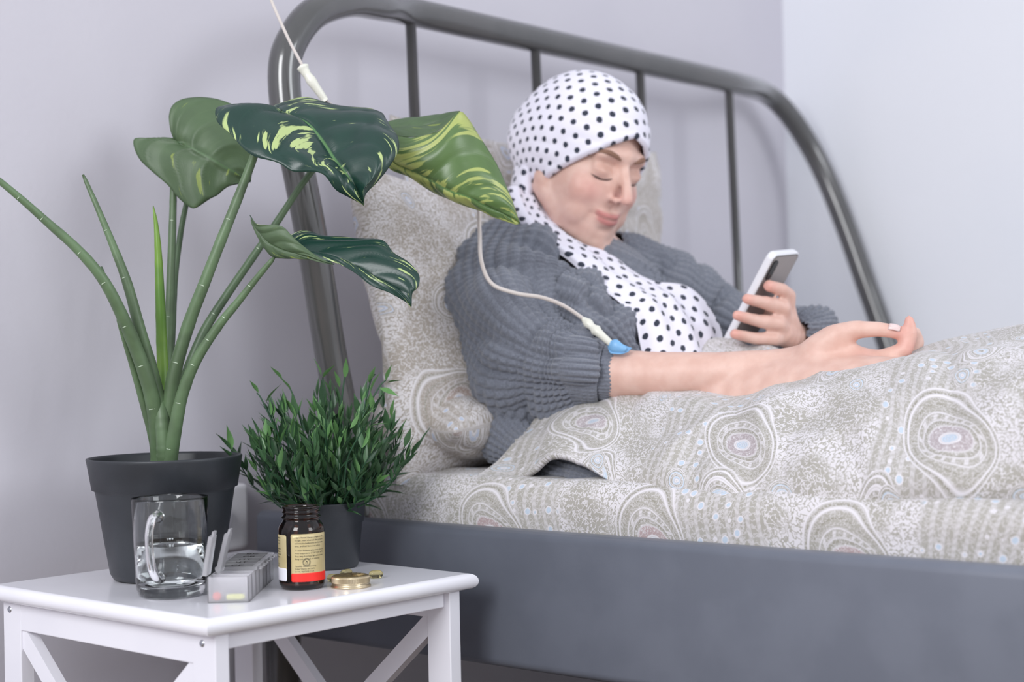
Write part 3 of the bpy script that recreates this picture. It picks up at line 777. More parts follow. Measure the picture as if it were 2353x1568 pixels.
def patch_label(name, p0, p1, z0, z1, mat, r=KR + .00025, rc=.0016, parent=bt):
    nphi, nz = 40, 12; V = []; Lw = math.radians(p1 - p0) * r
    for i in range(nphi):
        x = Lw * i / (nphi - 1)
        d = min(x, Lw - x); ins = rc - math.sqrt(max(0, rc * rc - max(0, rc - d) ** 2)) if d < rc else 0
        for j in range(nz):
            V.append(BC(p0 + math.degrees(x / r), z0 + ins + (z1 - z0 - 2 * ins) * j / (nz - 1), r))
    o = mesh_obj(name, V, [tuple(reversed(f)) for f in grid_faces(nphi, nz)], mat, parent)
    s = o.modifiers.new('thickness', 'SOLIDIFY'); s.thickness = .0001; s.offset = -1
    return o
patch_label('front_label', -27, 78, .0090, .0572, m_label)
patch_label('red_band', -27, 78, .0090, .0178, m_red, KR + .00034, .0012)
patch_label('side_label', -150, -40, .0095, .0560, m_label)
patch_label('barcode_panel', -150, -40, .0095, .0225, m_wlabel, KR + .00034, .0012)
def text_vf(body, size):
    cu = bpy.data.curves.new('writing', 'FONT'); cu.body = body; cu.size = size; cu.resolution_u = 1; cu.offset = size * .012
    o = bpy.data.objects.new('writing', cu); C.objects.link(o)
    dg = bpy.context.evaluated_depsgraph_get(); dg.update(); me = bpy.data.meshes.new_from_object(o.evaluated_get(dg))
    V = [tuple(v.co) for v in me.vertices]; F = [tuple(p.vertices) for p in me.polygons]
    bpy.data.objects.remove(o); bpy.data.curves.remove(cu); bpy.data.meshes.remove(me)
    return V, F
def wrap_text(lines, phi0, parent, name='lettering', r=KR + .00040, width=None):
    VV, FF = [], []
    for body, z, size in lines:
        V, F = text_vf(body, size)
        sx_ = 1.0
        if width:
            w = max(v[0] for v in V); sx_ = width / w if w > width else 1.0
        V = [BC(phi0 + math.degrees(v[0] * sx_ / r), z + v[1], r) for v in V]
        VV, FF = join_vf((VV, FF), (V, F))
    return mesh_obj(name, VV, FF, m_ink, parent, smooth_=False)
FS = .00235
L1 = ["Solgar's Natural Vitamin E Softgels are free", "of sugar, yeast, wheat and dairy products", "and formulated without the use of preserva-", "tives, artificial flavors or colors."]
L2 = ["To assure freshness and potency, store at", "room temperature: 15\u00b0-30\u00b0C (59\u00b0-86\u00b0F).", "Keep away from heat, light and moisture.", "Keep out of reach of children."]
L3 = ["Carefully Manufactured by:", "Solgar Vitamin and Herb", "Leonia, NJ 07605 U.S.A."]
lines = [(t, .0530 - i * .0029, FS) for i, t in enumerate(L1)] + [(t, .0400 - i * .0029, FS) for i, t in enumerate(L2)] + [(t, .0235 - i * .0026 + .0006, FS * .92) for i, t in enumerate(L3)]
wrap_text(lines, -17, bt, width=.0345)
wrap_text([("0001022059H", .0148, .0023), ("www.solgar.com", .0116, .0030)], -17, bt)
wrap_text([("Solgar's ingredients", .0522, FS), ("capsule, vanilla, or", .0494, FS), ("at mealtime, or as", .0466, FS), ("If you are pregnant,", .0412, FS * 1.02), ("nursing, taking any", .0384, FS * 1.02), ("medication, consult", .0356, FS * 1.02), ("your practitioner.", .0328, FS * 1.02), ("US-7031K", .0278, FS), ("SOLGAR VIT. C01", .0258, FS * .0 + .0020), ("MADE IN U.S.A.", .0236, .0020)], -104, bt)
# barcode
VV, FF = [], []
ph = -88
for k, wd in enumerate((1, 2, 1, 1, 3, 1, 2, 2, 1, 3, 1, 1, 2, 1, 3, 2, 1, 1, 2, 1)):
    w2 = wd * .95
    if k % 2 == 0:
        V = [BC(ph, .0135, KR + .0004), BC(ph + w2, .0135, KR + .0004), BC(ph + w2, .0208, KR + .0004), BC(ph, .0208, KR + .0004)]; VV, FF = join_vf((VV, FF), (V, [(0, 1, 2, 3)]))
    ph += w2 * 1.05
mesh_obj('barcode', VV, FF, m_ink, bt, smooth_=False)
wrap_text([("33984 03510 5", .0110, .0021)], -84, bt)
# round emblem with a drop: ring, drop, ring of letters
def emblem():
    VV, FF = [], []; cphi, cz, R1 = 11.5, .0287, .0042
    def pt(x, y): return BC(cphi + math.degrees(x / KR), cz + y, KR + .0004)
    def ring(ra, rb, n=40, a0=0, a1=2 * math.pi):
        V = []; F = []
        for i in range(n + 1):
            t = a0 + (a1 - a0) * i / n; V += [pt(ra * math.cos(t), ra * math.sin(t)), pt(rb * math.cos(t), rb * math.sin(t))]
        for i in range(n): F.append((2 * i, 2 * i + 1, 2 * i + 3, 2 * i + 2))
        return V, F
    VV, FF = join_vf(ring(.00405, .0043), ring(.0027, .0029))
    for i in range(18):
        t = i * 2 * math.pi / 18; VV, FF = join_vf((VV, FF), ring(.0031, .0039, 2, t, t + .20))
    dr = [(.0019 * math.sin(t) * math.sin(t / 2) ** 1.5, -.0019 * math.cos(t) * -1) for t in np.linspace(0, 2 * math.pi, 25)[:-1]]
    V = [pt(x, y * -1 * -1) for x, y in dr]; Vi = [pt(x * .6, y * .62 - .0004) for x, y in dr]
    n = len(V); VV, FF = join_vf((VV, FF), (V + Vi, [(i, (i + 1) % n, n + (i + 1) % n, n + i) for i in range(n)]))
    mesh_obj('emblem', VV, FF, m_ink, bt, smooth_=False)
emblem()

# ---- gold screw cap lying beside it
cc = PZ(806, 1349, ZT); cap = thing('bottle_cap', 'gold metal screw cap lying upside on the table beside the bottle', 'cap', cc)
cap['label'] = 'gold metal screw cap with ridged edge lying beside the amber bottle'
prof = [(0, .0004), (.019, .0004), (.0212, 0), (.0218, .0009), (.0216, .0018), (.0206, .0024), (.0204, .0042), (.0207, .0052)]
lathe('skirt', prof + [(.0203, .0056), (0, .0056)], m_gold, (cc[0], cc[1], ZT), cap, 80)
NK = 110; V = []; F = []
for z, rr, kn in ((.0048, .0200, 0), (.0055, .0205, 1), (.0105, .0205, 1), (.0118, .0198, .4), (.0124, .0190, 0), (.0124, 0, 0)):
    for k in range(NK * 2):
        t = math.pi * k / NK; r_ = rr + (.00035 * kn if k % 2 else 0); V.append((cc[0] + r_ * math.cos(t), cc[1] + r_ * math.sin(t), ZT + z))
F = grid_faces(6, NK * 2, wrap_v=True); mesh_obj('knurled_rim', V, F, m_gold, cap, smooth_=False)
lathe('embossed_top', [(0, .0128), (.012, .0128), (.0165, .0129), (.0178, .0126), (.0182, .0120)], m_golddark, (cc[0], cc[1], ZT), cap, 64)
# raised leaf-like swirl on the top
VV, FF = [], []
for k in range(7):
    a = -1.2 + k * .4; q = [(cc[0] + r_ * math.cos(a + r_ * 30) , cc[1] + r_ * math.sin(a + r_ * 30), ZT + .0130) for r_ in np.linspace(.003, .0155, 8)]
    v, f = tube_vf(q, [.0002, .0006, .0008, .0008, .0008, .0007, .0005, .0002], 6); VV, FF = join_vf((VV, FF), (v, f))
mesh_obj('embossing', VV, FF, m_golddark, cap)

# ---- softgels
for (px, py, lab, ang, zz) in ((768, 1332, 'pale yellow softgel touching the left side of the gold cap', .2, 0), (796, 1321, 'round yellow softgel just behind the gold cap', .9, 0), (864, 1324, 'clear yellow softgel lying apart to the right of the gold cap', .1, 0)):
    q = PZ(px, py + 6, ZT); L, R_ = .0035, .0045
    prof = [(0, -L - R_)] + [(R_ * math.cos(t), -L + R_ * math.sin(t)) for t in np.linspace(-1.3, 0, 6)] + [(R_ * math.cos(t), L + R_ * math.sin(t)) for t in np.linspace(0, 1.3, 6)] + [(0, L + R_)]
    V, F = lathe_vf(prof, 24)
    dx = np.array([math.cos(ang), math.sin(ang), 0]); dy = np.array([-math.sin(ang), math.cos(ang), 0])
    tag(mesh_obj('softgel', [q + dx * v[2] + dy * v[0] + ZU * (v[1] + R_) for v in V], F, m_gel), lab, 'capsule', 'softgels spilled around the cap')

# ---- weekly pill organiser
px0, px1, y0, y1, oz = -.3140, -.2723, 1.573, 1.738, .0262
org = thing('pill_organizer', 'translucent weekly pill organiser with seven lidded boxes beside the mug', 'pill box', ((px0 + px1) / 2, y0, ZT))
nb = 7; bl = (y1 - y0) / nb; g = .0012
for k in range(nb):
    ya, yb = y0 + k * bl + g / 2, y0 + (k + 1) * bl - g / 2; w = .0011
    parts = [box_vf((px0, ya, ZT), (px1 - px0, 0, 0), (0, yb - ya, 0), (0, 0, w)), box_vf((px0, ya, ZT + w), (px1 - px0, 0, 0), (0, w, 0), (0, 0, oz - w)), box_vf((px0, yb - w, ZT + w), (px1 - px0, 0, 0), (0, w, 0), (0, 0, oz - w)),
             box_vf((px0, ya + w, ZT + w), (w, 0, 0), (0, yb - ya - 2 * w, 0), (0, 0, oz - w)), box_vf((px1 - w, ya + w, ZT + w), (w, 0, 0), (0, yb - ya - 2 * w, 0), (0, 0, oz - w))]
    V, F = join_vf(*parts); comp = mesh_obj('compartment', V, F, m_frost, org, smooth_=False)
    if k < 2:   # open lids standing up on the hinge side
        tilt = math.radians(80 - 4 * k); dx = np.array([math.cos(tilt), 0, math.sin(tilt)]); nz = np.array([-math.sin(tilt), 0, math.cos(tilt)])
        o0 = np.array([px0 - .0005 + .009 * k, ya, ZT + oz + .001])
        V, F = join_vf(box_vf(o0, dx * .040, (0, bl - g, 0), nz * .0045), box_vf(o0 + dx * .040 + np.array([0, .004, 0]), dx * .005, (0, bl - g - .008, 0), nz * .0022))
    else:
        o0 = np.array([px0 - .001, ya, ZT + oz + .0002])
        V, F = join_vf(box_vf(o0, (px1 - px0 + .002, 0, 0), (0, bl - g, 0), (0, 0, .0034)), box_vf(o0 + np.array([px1 - px0 + .002, .005, 0]), (.004, 0, 0), (0, bl - g - .010, 0), (0, 0, .0018)), box_vf(o0 + np.array([.004, .0015, .0034]), (.034, 0, 0), (0, bl - g - .003, 0), (0, 0, .0006)))
        t_, f_ = text_vf(('', '', '\u0441\u0440', '\u0447\u0442', '\u043f\u0442', '\u0441\u0431', '\u0432\u0441')[k].upper(), .010)
        if t_: mesh_obj('lettering', [np.array([px0 + .014 + v[0], ya + .006 + v[1] * 1.1, ZT + oz + .0002 + .0034 + .0008]) for v in t_], f_, m_ink, org, smooth_=False)
    lid = mesh_obj('lid', V, F, m_frost, org, smooth_=False)
V, F = lathe_vf([(0, 0), (.0035, .0002), (.0045, .0012), (.0045, .0036), (.0035, .0046), (0, .0048)], 24)
tag(mesh_obj('tablet', [np.array([px0 + .0085 + v[0], y0 + .0062 + v[2] - .002, ZT + .006 + v[1]]) for v in V], F, m_pillred), 'small round coral tablet inside the front box of the pill organiser', 'pill')
V, F = lathe_vf([(0, -.0095)] + [(.0034 * math.cos(t), -.0062 + .0034 * math.sin(t)) for t in np.linspace(-1.3, 0, 5)] + [(.0034 * math.cos(t), .0062 + .0034 * math.sin(t)) for t in np.linspace(0, 1.3, 5)] + [(0, .0095)], 20)
tag(mesh_obj('capsule', [np.array([px0 + .0275 + v[2], y0 + .0062 + v[0], ZT + .0050 + v[1]]) for v in V], F, m_pillyel), 'long pale yellow capsule inside the front box of the pill organiser', 'pill')
# ================================================================== THE PERSON
_P0 = P
def P(px, py, d): return _P0(px, py, d if d < 1.95 else 1.95 + (d - 1.95) * .75)
def sph(c, r, seg=16, axes=None):
    rr = np.array([r, r, r]) if np.ndim(r) == 0 else np.array(r); A = np.eye(3) if axes is None else np.array(axes)
    n = seg // 2 + 1; V = []
    for i in range(n):
        th = math.pi * i / (n - 1)
        for j in range(seg):
            ph = 2 * math.pi * j / seg
            l = rr * np.array([math.sin(th) * math.cos(ph), math.sin(th) * math.sin(ph), math.cos(th)])
            V.append(np.asarray(c) + l @ A)
    return V, grid_faces(n, seg, wrap_v=True)
def chain(pts, seg=16):
    """pts list of (point, radius): rounded tapered limb"""
    out = []
    for (a, ra), (b_, rb) in zip(pts[:-1], pts[1:]):
        a = np.asarray(a, float); b_ = np.asarray(b_, float); L = np.linalg.norm(b_ - a)
        n = max(2, int(L / (min(ra, rb) * .45)))
        for k in range(n + 1):
            t = k / n; out.append(sph(a * (1 - t) + b_ * t, ra * (1 - t) + rb * t, seg))
    return out
def remesh(name, parts, voxel, iters):
    V, F = [], []
    for v, f in parts:
        o = len(V); V.extend(v); F.extend([tuple(i + o for i in q) for q in f])
    me = bpy.data.meshes.new(name); me.from_pydata([tuple(map(float, v)) for v in V], [], F)
    o = bpy.data.objects.new(name, me); C.objects.link(o)
    m = o.modifiers.new('r', 'REMESH'); m.mode = 'VOXEL'; m.voxel_size = voxel
    s = o.modifiers.new('s', 'SMOOTH'); s.factor = .5; s.iterations = iters
    dg = bpy.context.evaluated_depsgraph_get(); dg.update()
    e = bpy.data.meshes.new_from_object(o.evaluated_get(dg)); bpy.data.objects.remove(o)
    co = np.zeros(len(e.vertices) * 3); e.vertices.foreach_get('co', co); co = co.reshape(-1, 3)
    return e, co
def PR(px, py, d, r): return (P(px, py, d), r)

hy = AR * .600 - AU * .34 - AF * .725; hy /= np.linalg.norm(hy)
hz = AU + AR * .10; hz -= hy * (hz @ hy); hz /= np.linalg.norm(hz); hx = np.cross(hy, hz)
HC = P(1342, 366, 2.255); HAX = np.array([hx, hy, hz])
def HL(x, y, z): return HC + hx * x + hy * y + hz * z
person = thing('person', 'person in a polka-dot headscarf and grey knit sweater reclining in bed with a phone', 'person', AB(-1.25, 1.75, .555))
prt = []
prt += [sph(HL(0, -.010, .022), (.074, .090, .088), 32, HAX), sph(HL(0, .026, -.022), (.0635, .060, .084), 32, HAX), sph(HL(0, .034, -.066), (.047, .046, .040), 24, HAX)]
prt += [sph(HL(0, .070, -.103), (.018, .014, .014), 20, HAX), sph(HL(0, .046, -.082), (.042, .036, .034), 20, HAX)]
for s in (-1, 1):
    prt += chain([(HL(s * .058, .000, -.048), .017), (HL(s * .044, .036, -.080), .016), (HL(s * .016, .063, -.100), .0145)])
    prt += [sph(HL(s * .035, .052, -.032), (.027, .023, .030), 20, HAX), sph(HL(s * .034, .046, -.062), (.025, .026, .028), 20, HAX), sph(HL(s * .069, .000, -.036), (.007, .013, .015), 16, HAX)]
    prt += [sph(HL(s * .0100, .094, -.0345), (.0058, .0085, .0055), 14, HAX), sph(HL(s * .031, .0705, .001), (.0145, .0125, .0115), 16, HAX)]
prt += chain([(HL(-.034, .070, .020), .0125), (HL(0, .078, .024), .0135), (HL(.034, .070, .020), .0125)])
prt += chain([(HL(0, .083, .010), .0075), (HL(0, .098, -.014), .0080), (HL(0, .105, -.027), .0082)]) + [sph(HL(0, .106, -.030), .0086)]
prt += chain([(HL(-.0225, .077, -.0585), .0046), (HL(-.007, .0862, -.0595), .0050), (HL(.007, .0862, -.0595), .0050), (HL(.0225, .077, -.0585), .0046)])
prt += chain([(HL(-.016, .079, -.0680), .0055), (HL(0, .0845, -.0690), .0058), (HL(.016, .079, -.0680), .0055)])
# neck, trunk, legs
prt += chain([(HL(0, -.020, -.055), .054), (P(1300, 560, 2.30), .052), (P(1320, 600, 2.31), .06)], 24)
prt += chain([PR(1210, 635, 2.24, .038), PR(1330, 665, 2.32, .070), PR(1470, 665, 2.40, .036)], 24)
prt += chain([PR(1330, 660, 2.30, .09), PR(1330, 800, 2.22, .085), PR(1400, 940, 2.12, .085), PR(1560, 1000, 2.05, .08)], 24)
hipc = P(1560, 1000, 2.05)
for bq in (1.62, 1.80):
    prt += chain([(AB(-1.02, bq, .635), .062), (AB(-.60, bq, .632), .050), (AB(-.15, bq - .02, .625), .035), (AB(-.10, bq - .02, .635), .035)], 20)
# near arm (her right): sleeve hides the upper arm
prt += chain([PR(1215, 640, 2.20, .045), PR(1235, 760, 2.07, .040), PR(1300, 852, 1.965, .036), PR(1385, 859, 1.925, .0325), PR(1500, 862, 1.90, .0292), PR(1650, 857, 1.87, .0255), PR(1780, 841, 1.85, .0208), PR(1845, 829, 1.84, .0202), PR(1880, 820, 1.838, .0215)], 22)
hdv = (P(1985, 832, 1.83) - P(1845, 829, 1.84)); hdv /= np.linalg.norm(hdv)
prt += chain([PR(1880, 815, 1.825, .0205), PR(1940, 822, 1.815, .0195), PR(1990, 830, 1.808, .0165)]) + chain([PR(1880, 825, 1.845, .019), PR(1940, 832, 1.84, .0185), PR(1985, 838, 1.84, .0145)]) + chain([PR(1880, 826, 1.86, .017), PR(1980, 842, 1.865, .014)])
prt += chain([PR(1868, 808, 1.822, .0185), PR(1915, 778, 1.812, .0180), PR(1960, 758, 1.803, .0122), PR(2018, 757, 1.795, .0098), PR(2040, 760, 1.793, .0092), PR(2066, 766, 1.790, .0078)])
prt += chain([PR(1988, 830, 1.806, .0145), PR(2030, 823, 1.798, .0112), PR(2080, 804, 1.790, .0100), PR(2095, 768, 1.789, .0084), PR(2089, 736, 1.789, .0070)])
prt += chain([PR(1990, 836, 1.832, .0135), PR(2050, 836, 1.820, .0112), PR(2098, 818, 1.812, .0098), PR(2110, 786, 1.818, .0085), PR(2102, 762, 1.824, .0074)])
prt += chain([PR(1985, 842, 1.858, .0130), PR(2040, 846, 1.848, .0105), PR(2078, 836, 1.842, .0095), PR(2096, 806, 1.852, .0082), PR(2088, 784, 1.860, .0072)])
prt += chain([PR(1975, 843, 1.882, .0120), PR(2020, 848, 1.876, .0090), PR(2052, 842, 1.872, .0082), PR(2072, 820, 1.880, .0072), PR(2066, 802, 1.886, .0065)])
# far arm and the hand with the phone
prt += chain([PR(1470, 655, 2.37, .042), PR(1620, 740, 2.42, .038), PR(1800, 790, 2.34, .034), PR(1862, 790, 2.26, .030), PR(1840, 782, 2.17, .024), PR(1822, 772, 2.125, .021)], 18)
prt += chain([PR(1815, 768, 2.115, .019), PR(1803, 730, 2.088, .0175), PR(1806, 700, 2.084, .0125)]) + chain([PR(1812, 772, 2.105, .018), PR(1795, 762, 2.080, .0175), PR(1785, 775, 2.078, .0125)])
prt += chain([PR(1808, 705, 2.080, .0115), PR(1813, 680, 2.066, .0098), PR(1797, 666, 2.044, .0090), PR(1767, 657, 2.026, .0080)])
prt += chain([PR(1800, 730, 2.072, .0120), PR(1800, 708, 2.052, .0102), PR(1762, 697, 2.028, .0094), PR(1716, 687, 2.002, .0080)])
prt += chain([PR(1795, 755, 2.066, .0115), PR(1790, 744, 2.048, .0100), PR(1744, 738, 2.024, .0092), PR(1693, 725, 2.000, .0078)])
prt += chain([PR(1788, 775, 2.066, .0105), PR(1778, 779, 2.050, .0090), PR(1734, 778, 2.030, .0082), PR(1688, 768, 2.008, .0070)])
prt += chain([PR(1812, 760, 2.118, .0150), PR(1790, 735, 2.128, .0120), PR(1752, 712, 2.118, .0098), PR(1728, 690, 2.098, .0082)])
me, co = remesh('body', prt, .0024, 7)
# facial relief, in head coordinates
ed = np.zeros(len(me.edges) * 2, np.int64); me.edges.foreach_get('vertices', ed); ed = ed.reshape(-1, 2)
deg = np.bincount(ed.ravel(), minlength=len(co))[:, None]
def relax(co, wgt, it):
    for _ in range(it):
        s = np.stack([np.bincount(ed[:, 0], co[ed[:, 1], k], len(co)) + np.bincount(ed[:, 1], co[ed[:, 0], k], len(co)) for k in range(3)], 1) / deg
        co = co + (s - co) * wgt[:, None]
    return co
L = (co - HC) @ HAX.T
co = relax(co, .5 * ((np.abs(L[:, 0]) < .07) & (L[:, 1] > .01) & (np.abs(L[:, 2]) < .13)) * (1 - .75 * np.exp(-((np.linalg.norm(L - [0, .105, -.030], axis=1)) / .022) ** 2)), 12)
pm = P(1900, 820, 1.835); dd = np.linalg.norm(co - pm, axis=1); co = relax(co, .6 * smooth((.075 - dd) / .03) * (co @ AF < 1.95), 22)
pm = P(1650, 858, 1.87); dd = np.abs(co - pm) @ np.array([1, .4, 1]); co = relax(co, .5 * (dd < .16) * (co @ AF < 1.99) * (co @ AF > 1.8), 12)
L = (co - HC) @ HAX.T; x, y, z = L.T; ax = np.abs(x)
face = smooth((y - .02) / .03) * (y < .125) * (np.abs(z) < .14) * (ax < .09)
G = lambda cx, cz, sx_, sz: np.exp(-((ax - cx) / sx_) ** 2 - ((z - cz) / sz) ** 2)
dy = -.0065 * G(.030, .010, .017, .0075) + .0022 * G(.031, -.003, .013, .0075) - .0022 * G(.031, -.0125, .014, .0022) - .003 * G(.013, .006, .006, .012)
zm = -.0642 + (ax / .022) ** 2 * .0036
dy += -.0030 * np.exp(-((z - zm) / .0018) ** 2) * smooth((.025 - ax) / .006) - .0030 * G(.0245, -.0605, .0045, .004)
dy += .0006 * np.exp(-((z + .0585) / .0035) ** 2) * smooth((.018 - ax) / .01) + .0006 * np.exp(-((z + .0705) / .0040) ** 2) * smooth((.016 - ax) / .01)
dy += -.0018 * np.exp(-(x / .0030) ** 2 - ((z + .049) / .006) ** 2) - .0030 * G(0, -.0815, .012, .0045) + .0022 * G(.040, -.034, .016, .014)
dy += -.0022 * G(.0065, -.0405, .0028, .0022)
co = co + (dy * face)[:, None] * hy
co = relax(co, .35 * (face > 0), 2)
me.vertices.foreach_set('co', co.ravel()); me.update()
L = (co - HC) @ HAX.T; x, y, z = L.T; ax = np.abs(x)
# skin colour: lips, blush, fingertips
colr = np.tile(np.array([*lin('e0bcae'), 1.0]), (len(co), 1))
def tint(c, k): colr[:, :3] = colr[:, :3] * (1 - k[:, None]) + np.array(lin(c)) * k[:, None]
fr = (y > .05) & (y < .125) & (np.abs(z) < .14) & (ax < .09)
tint('d9a096', np.clip(fr * G(.042, -.030, .020, .018) * .65 + fr * np.exp(-((x) / .013) ** 2 - ((z + .030) / .011) ** 2) * .5, 0, 1))
up = np.exp(-((z - (-.0590 + (ax / .022) ** 2 * .0020)) / (.0036)) ** 4) * smooth((.0255 - ax) / .005); lo = np.exp(-((z + .0688 - (ax / .022) ** 2 * .006) / (.0044)) ** 4) * smooth((.0235 - ax) / .006)
tint('c37a78', np.clip(fr * (y > .074) * np.maximum(up, lo) * .85, 0, 1)); tint('8a4a48', np.clip(fr * (y > .07) * np.exp(-((z - zm) / .0011) ** 2) * smooth((.024 - ax) / .004) * .6, 0, 1))
tint('c79c8c', np.clip(fr * G(.031, .004, .016, .008) * .55, 0, 1))
for tp in ((2089, 733, 1.789), (1767, 657, 2.02), (1712, 686, 1.995), (1690, 724, 1.995), (1684, 768, 2.0), (2066, 766, 1.786), (2095, 805, 1.785), (1990, 835, 1.8)):
    dd = np.linalg.norm(co - P(*tp), axis=1); tint('e09a8e', np.exp(-(dd / .013) ** 2) * .55)
at = me.color_attributes.new('skin_tone', 'FLOAT_COLOR', 'POINT'); at.data.foreach_set('color', colr.astype(np.float32).ravel())
m_skin, b = new_mat('skin')
n = X.nt.nodes.new('ShaderNodeAttribute'); n.attribute_name = 'skin_tone'
cc0 = coords()[0]
mx = X.nt.nodes.new('ShaderNodeMix'); mx.data_type = 'RGBA'; mx.blend_type = 'MULTIPLY'; mx.inputs[0].default_value = 1.0
X.nt.links.new(n.outputs['Color'], mx.inputs[6]); X.nt.links.new(mixc(step(noise(cc0, 60, 3), .3, .7), 'ffffff', 'f6efed').s, mx.inputs[7])
setin(b, Base_Color=X(mx.outputs[2]), Roughness=.48, Subsurface_Weight=.12, Subsurface_Radius=(.012, .005, .003), Subsurface_Scale=1.0)
bump(b, noise(cc0, 900, 2), .2, .0003)
me.materials.clear(); me.materials.append(m_skin)
me.polygons.foreach_set('use_smooth', [True] * len(me.polygons))
body = link('body', me, person)
m_brow = simple('brow_hair', '8d6a58', .8, '7c5b4b', 400); m_lash = simple('lash_hair', '4a3532', .7)
def on_face(px_, pz_, off=.0):
    k = np.argmin((x - px_) ** 2 + (z - pz_) ** 2 + ((y < .03) | (y > .125)) * 1.0); return HL(px_, y[k] + off, pz_)
for s in (-1, 1):
    for nm, q, rr, mt in (('eyebrow', [(.013, .0190), (.022, .0225), (.034, .0255), (.044, .0235), (.050, .0190)], [.0018, .0036, .0036, .0026, .0010], m_brow),
                          ('eyelashes', [(.0165, -.0085), (.022, -.0112), (.030, -.0125), (.038, -.0112), (.0455, -.0075)], [.0005, .0011, .0014, .0014, .0006], m_lash)):
        Q = spline([on_face(s * a_, c_, .0004) for a_, c_ in q], 24); r_ = np.interp(np.linspace(0, 1, 24), np.linspace(0, 1, 5), rr)
        v, f = tube_vf(Q, r_, 10, sq=.6); mesh_obj(nm, v, f, mt, body)
# thumbnail
tn = P(2052, 753, 1.7838); e1 = P(2066, 757, 1.7825) - P(2040, 751, 1.786); e1 /= np.linalg.norm(e1); e3 = (CAM - tn) / np.linalg.norm(CAM - tn) * .75 + AU * .66; e3 -= e1 * (e3 @ e1); e3 /= np.linalg.norm(e3); e2 = np.cross(e3, e1)
V = []; 
for i in range(13):
    for j in range(9):
        s_, t_ = i / 6 - 1, j / 4 - 1
        w_ = .0048 * (1 - .25 * max(0, s_) ** 3) ; V.append(P(2054, 760, 1.7905) + e1 * s_ * .0066 + e2 * t_ * w_ + e3 * (.0082 - .0022 * t_ * t_ - .0012 * s_ * s_))
m_nail = simple('fingernail', 'e6cfcc', .25, 'dcc0bc', 100)
o = mesh_obj('thumbnail', V, grid_faces(13, 9), m_nail, body); q = o.modifiers.new('t', 'SOLIDIFY'); q.thickness = .0008; q.offset = 0

# ---- sweater
m_knit, b = new_mat('grey_wool_knit')
c0 = coords()[0]
fz = noise(c0, 420, 3, .7)
setin(b, Base_Color=mixc(fz, '50545f', '8c909c'), Roughness=.95, Sheen_Weight=.35, Sheen_Roughness=.5)
bump(b, noise(c0, 1300, 2), .6, .0012)
def knit_tube(name, ctr, parent, rib=.0145, amp=.0054, seg=260, n=220, sq=1.0, up=None, fold=.006, seed=0, foldf=26, t_rib=True, endcap=True):
    """ctr: px,py,d,r"""
    Q = spline([P(a_, b_, c_) for a_, b_, c_, r_ in ctr], n); rad = spline([[r_] for *_, r_ in ctr], n)[:, 0]
    T, N, B = frames(Q, up); arc = np.r_[0, np.cumsum(np.linalg.norm(np.diff(Q, axis=0), axis=1))]
    a = np.linspace(0, 2 * math.pi, seg, endpoint=False); rm = rad.max(); cnt = 2 * round(math.pi * rm / rib)
    A_, S_ = np.meshgrid(a, arc, indexing='xy'); 
    R_ = rad[:, None] * np.ones_like(A_)
    u = A_ / (2 * math.pi) * cnt
    rp = np.abs(np.cos(math.pi * u)) ** .7                               # ribs
    zig = .35 + .65 * np.abs(np.sin(math.pi * (S_ / .0085 + np.abs(((u + .5) % 1) - .5) * .8)))   # stitches leaning to the rib
    base = Q[:, None, :] + (R_[..., None]) * (np.cos(A_)[..., None] * N[:, None] + sq * np.sin(A_)[..., None] * B[:, None])
    q = base.reshape(-1, 3)
    fo = (np.abs(vn(np.stack([S_.ravel() * foldf + seed, np.cos(A_).ravel() * 1.1, np.sin(A_).ravel() * 1.1], 1), 1.0, seed)) - .3) * fold * 2 + fbm(q, 11, 2, seed + 3) * fold
    h = amp * rp * zig + fo.reshape(R_.shape)
    k = (R_ + h) / np.maximum(R_, 1e-6)
    Vv = Q[:, None, :] + (R_ * k)[..., None] * (np.cos(A_)[..., None] * N[:, None] + sq * np.sin(A_)[..., None] * B[:, None])
    V = list(Vv.reshape(-1, 3)); F = grid_faces(n, seg, wrap_v=True)
    if endcap:
        V += [Q[0], Q[-1]]
        for j in range(seg): F.append((n * seg, (j + 1) % seg, j)); F.append((n * seg + 1, (n - 1) * seg + j, (n - 1) * seg + (j + 1) % seg))
    return V, F
t1 = knit_tube('a', [(1368, 560, 2.355, .046), (1354, 588, 2.335, .086), (1338, 630, 2.305, .125), (1325, 690, 2.28, .145), (1330, 780, 2.22, .140), (1300, 880, 2.15, .125), (1330, 980, 2.08, .10), (1420, 1040, 2.04, .08)], None, sq=.62, up=AR, seg=420, n=230, rib=.015, seed=1)
t2 = knit_tube('a', [(1215, 830, 2.08, .060), (1190, 900, 2.045, .060), (1184, 960, 2.05, .052), (1178, 1005, 2.015, .041), (1218, 1046, 1.955, .030), (1300, 1084, 1.89, .027), (1380, 1106, 1.835, .022), (1436, 1114, 1.815, .012)], None, seg=200, n=200, fold=.004, foldf=30, seed=6)
t4 = knit_tube('a', [(1270, 700, 2.05, .045), (1330, 730, 2.04, .050), (1390, 762, 2.02, .040), (1432, 798, 2.0, .028), (1470, 840, 1.98, .020)], None, seg=180, n=120, fold=.012, foldf=30, seed=9)
V, F = join_vf(t1, t2, t4)
sw = mesh_obj('sweater', V, F, m_knit, person)
V, F = knit_tube('sleeve', [(1262, 640, 2.25, .052), (1228, 632, 2.21, .070), (1185, 665, 2.14, .086), (1178, 745, 2.07, .087), (1215, 810, 2.01, .074), (1265, 838, 1.97, .058), (1310, 850, 1.945, .050), (1340, 852, 1.93, .046), (1352, 853, 1.929, .036)], None, seg=300, n=300, fold=.013, foldf=20, seed=12, endcap=False)
o = mesh_obj('sleeve', V, F, m_knit, sw)
